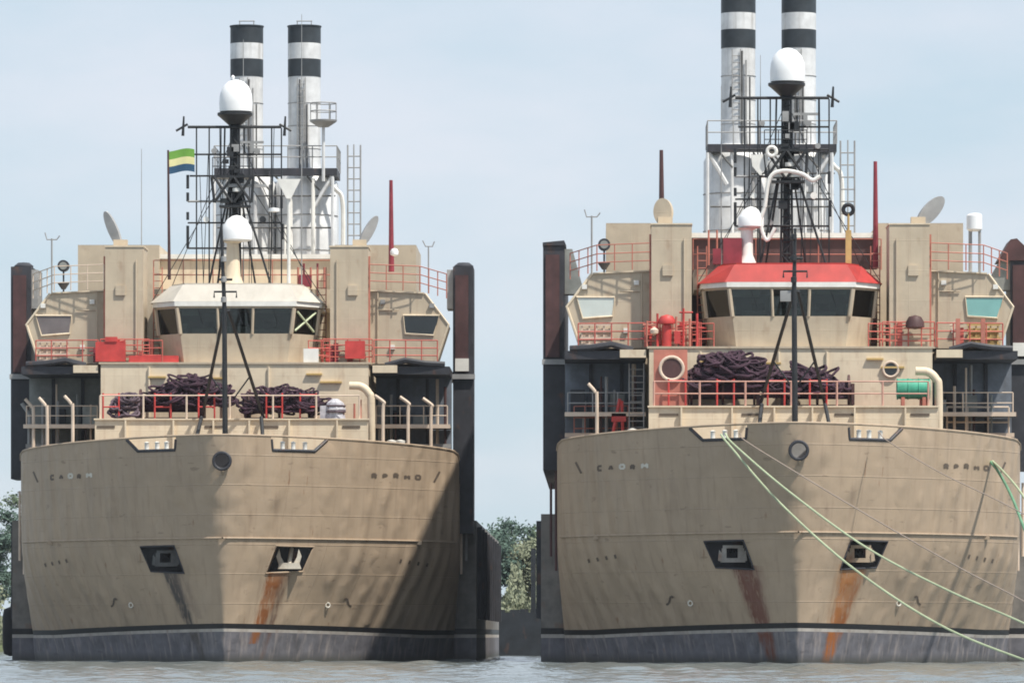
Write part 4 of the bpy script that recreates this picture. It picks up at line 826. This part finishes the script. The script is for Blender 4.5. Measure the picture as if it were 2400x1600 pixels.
gl = ['dark green tree at the left of the gap, mostly behind the hull', 'dark crowned tree with pale trunk left of the gap middle', 'tallest dark tree in the middle of the gap between the ships', 'low pale green tree in the middle of the gap', 'mid green tree with pale trunk right of the gap middle', 'dark tree at the right end of the gap, beside red roofed ship']
for i, (x, y, h, r, l, b) in enumerate(gap): tree(20 + i, x, y, h, r, gl[i], LM[l], BK[b], .45)
lft = [(-58, 546, 13.0, 3.6, 0, 1), (-53.5, 538, 11.4, 3.0, 0, 1), (-50.2, 544, 12.6, 3.2, 1, 1), (-47.0, 540, 11.8, 3.0, 0, 1), (-54.0, 530, 5.0, 2.2, 2, 1)]
ll = ['tall tree partly outside the left edge of the picture', 'dark teal tree at the left edge behind the ship', 'tall mid green tree just left of the hull', 'dark tree mostly hidden behind the left side of the hull', 'low pale green bush at the waterline by the left edge']
for i, (x, y, h, r, l, b) in enumerate(lft): tree(40 + i, x, y, h, r, ll[i], LM[l], BK[b], .2, 9000)
# undergrowth along the bank
rnd = random.Random(77); v, f = [], []
for i in range(42000):
    a = rnd.choice(((-64, -42), (-16, 1), (-16, 1))); x = rnd.uniform(*a); y = rnd.uniform(526, 552); z = .4 + abs(rnd.gauss(0, 1.0)) * (.4 if x > -20 else 1) + (7.2 * rnd.random() ** 1.15 * (.75 + .25 * math.sin(x * 2.6 + 1)) if x > -20 else .8 * max(0, math.sin(x * 1.3 + y)))
    q = rnd.uniform(.12, .34); u = Vector((rnd.gauss(0, .6), rnd.gauss(0, .6), 1)).normalized(); w = u.orthogonal().normalized(); w = (w + u.cross(w) * rnd.uniform(-1.5, 1.5)).normalized(); p = Vector((x, y, z))
    n = len(v); v += [tuple(p - u * q), tuple(p + w * q * .45), tuple(p + u * q), tuple(p - w * q * .45)]; f.append((n, n + 1, n + 2, n + 3))
me = bpy.data.meshes.new('undergrowth'); me.from_pydata(v, [], f); me.materials.append(LM[2]); link('undergrowth', me, None, label='pale green undergrowth along the river bank', cat='bushes', kind='stuff')

# ------------------------------------------------------------------ river haze
hz = bpy.data.materials.new('river_haze'); hz.use_nodes = True; n = hz.node_tree; n.nodes.clear()
o = n.nodes.new('ShaderNodeOutputMaterial'); v = n.nodes.new('ShaderNodeVolumePrincipled'); v.inputs['Color'].default_value = (.86, .92, 1, 1); v.inputs['Density'].default_value = .00006; v.inputs['Anisotropy'].default_value = .2
n.links.new(v.outputs[0], o.inputs['Volume'])
MB().box(-450, 450, -60, 1250, -4, 42).build('haze', hz, None, label='thin pale haze lying over the river and far bank', cat='haze', kind='stuff')
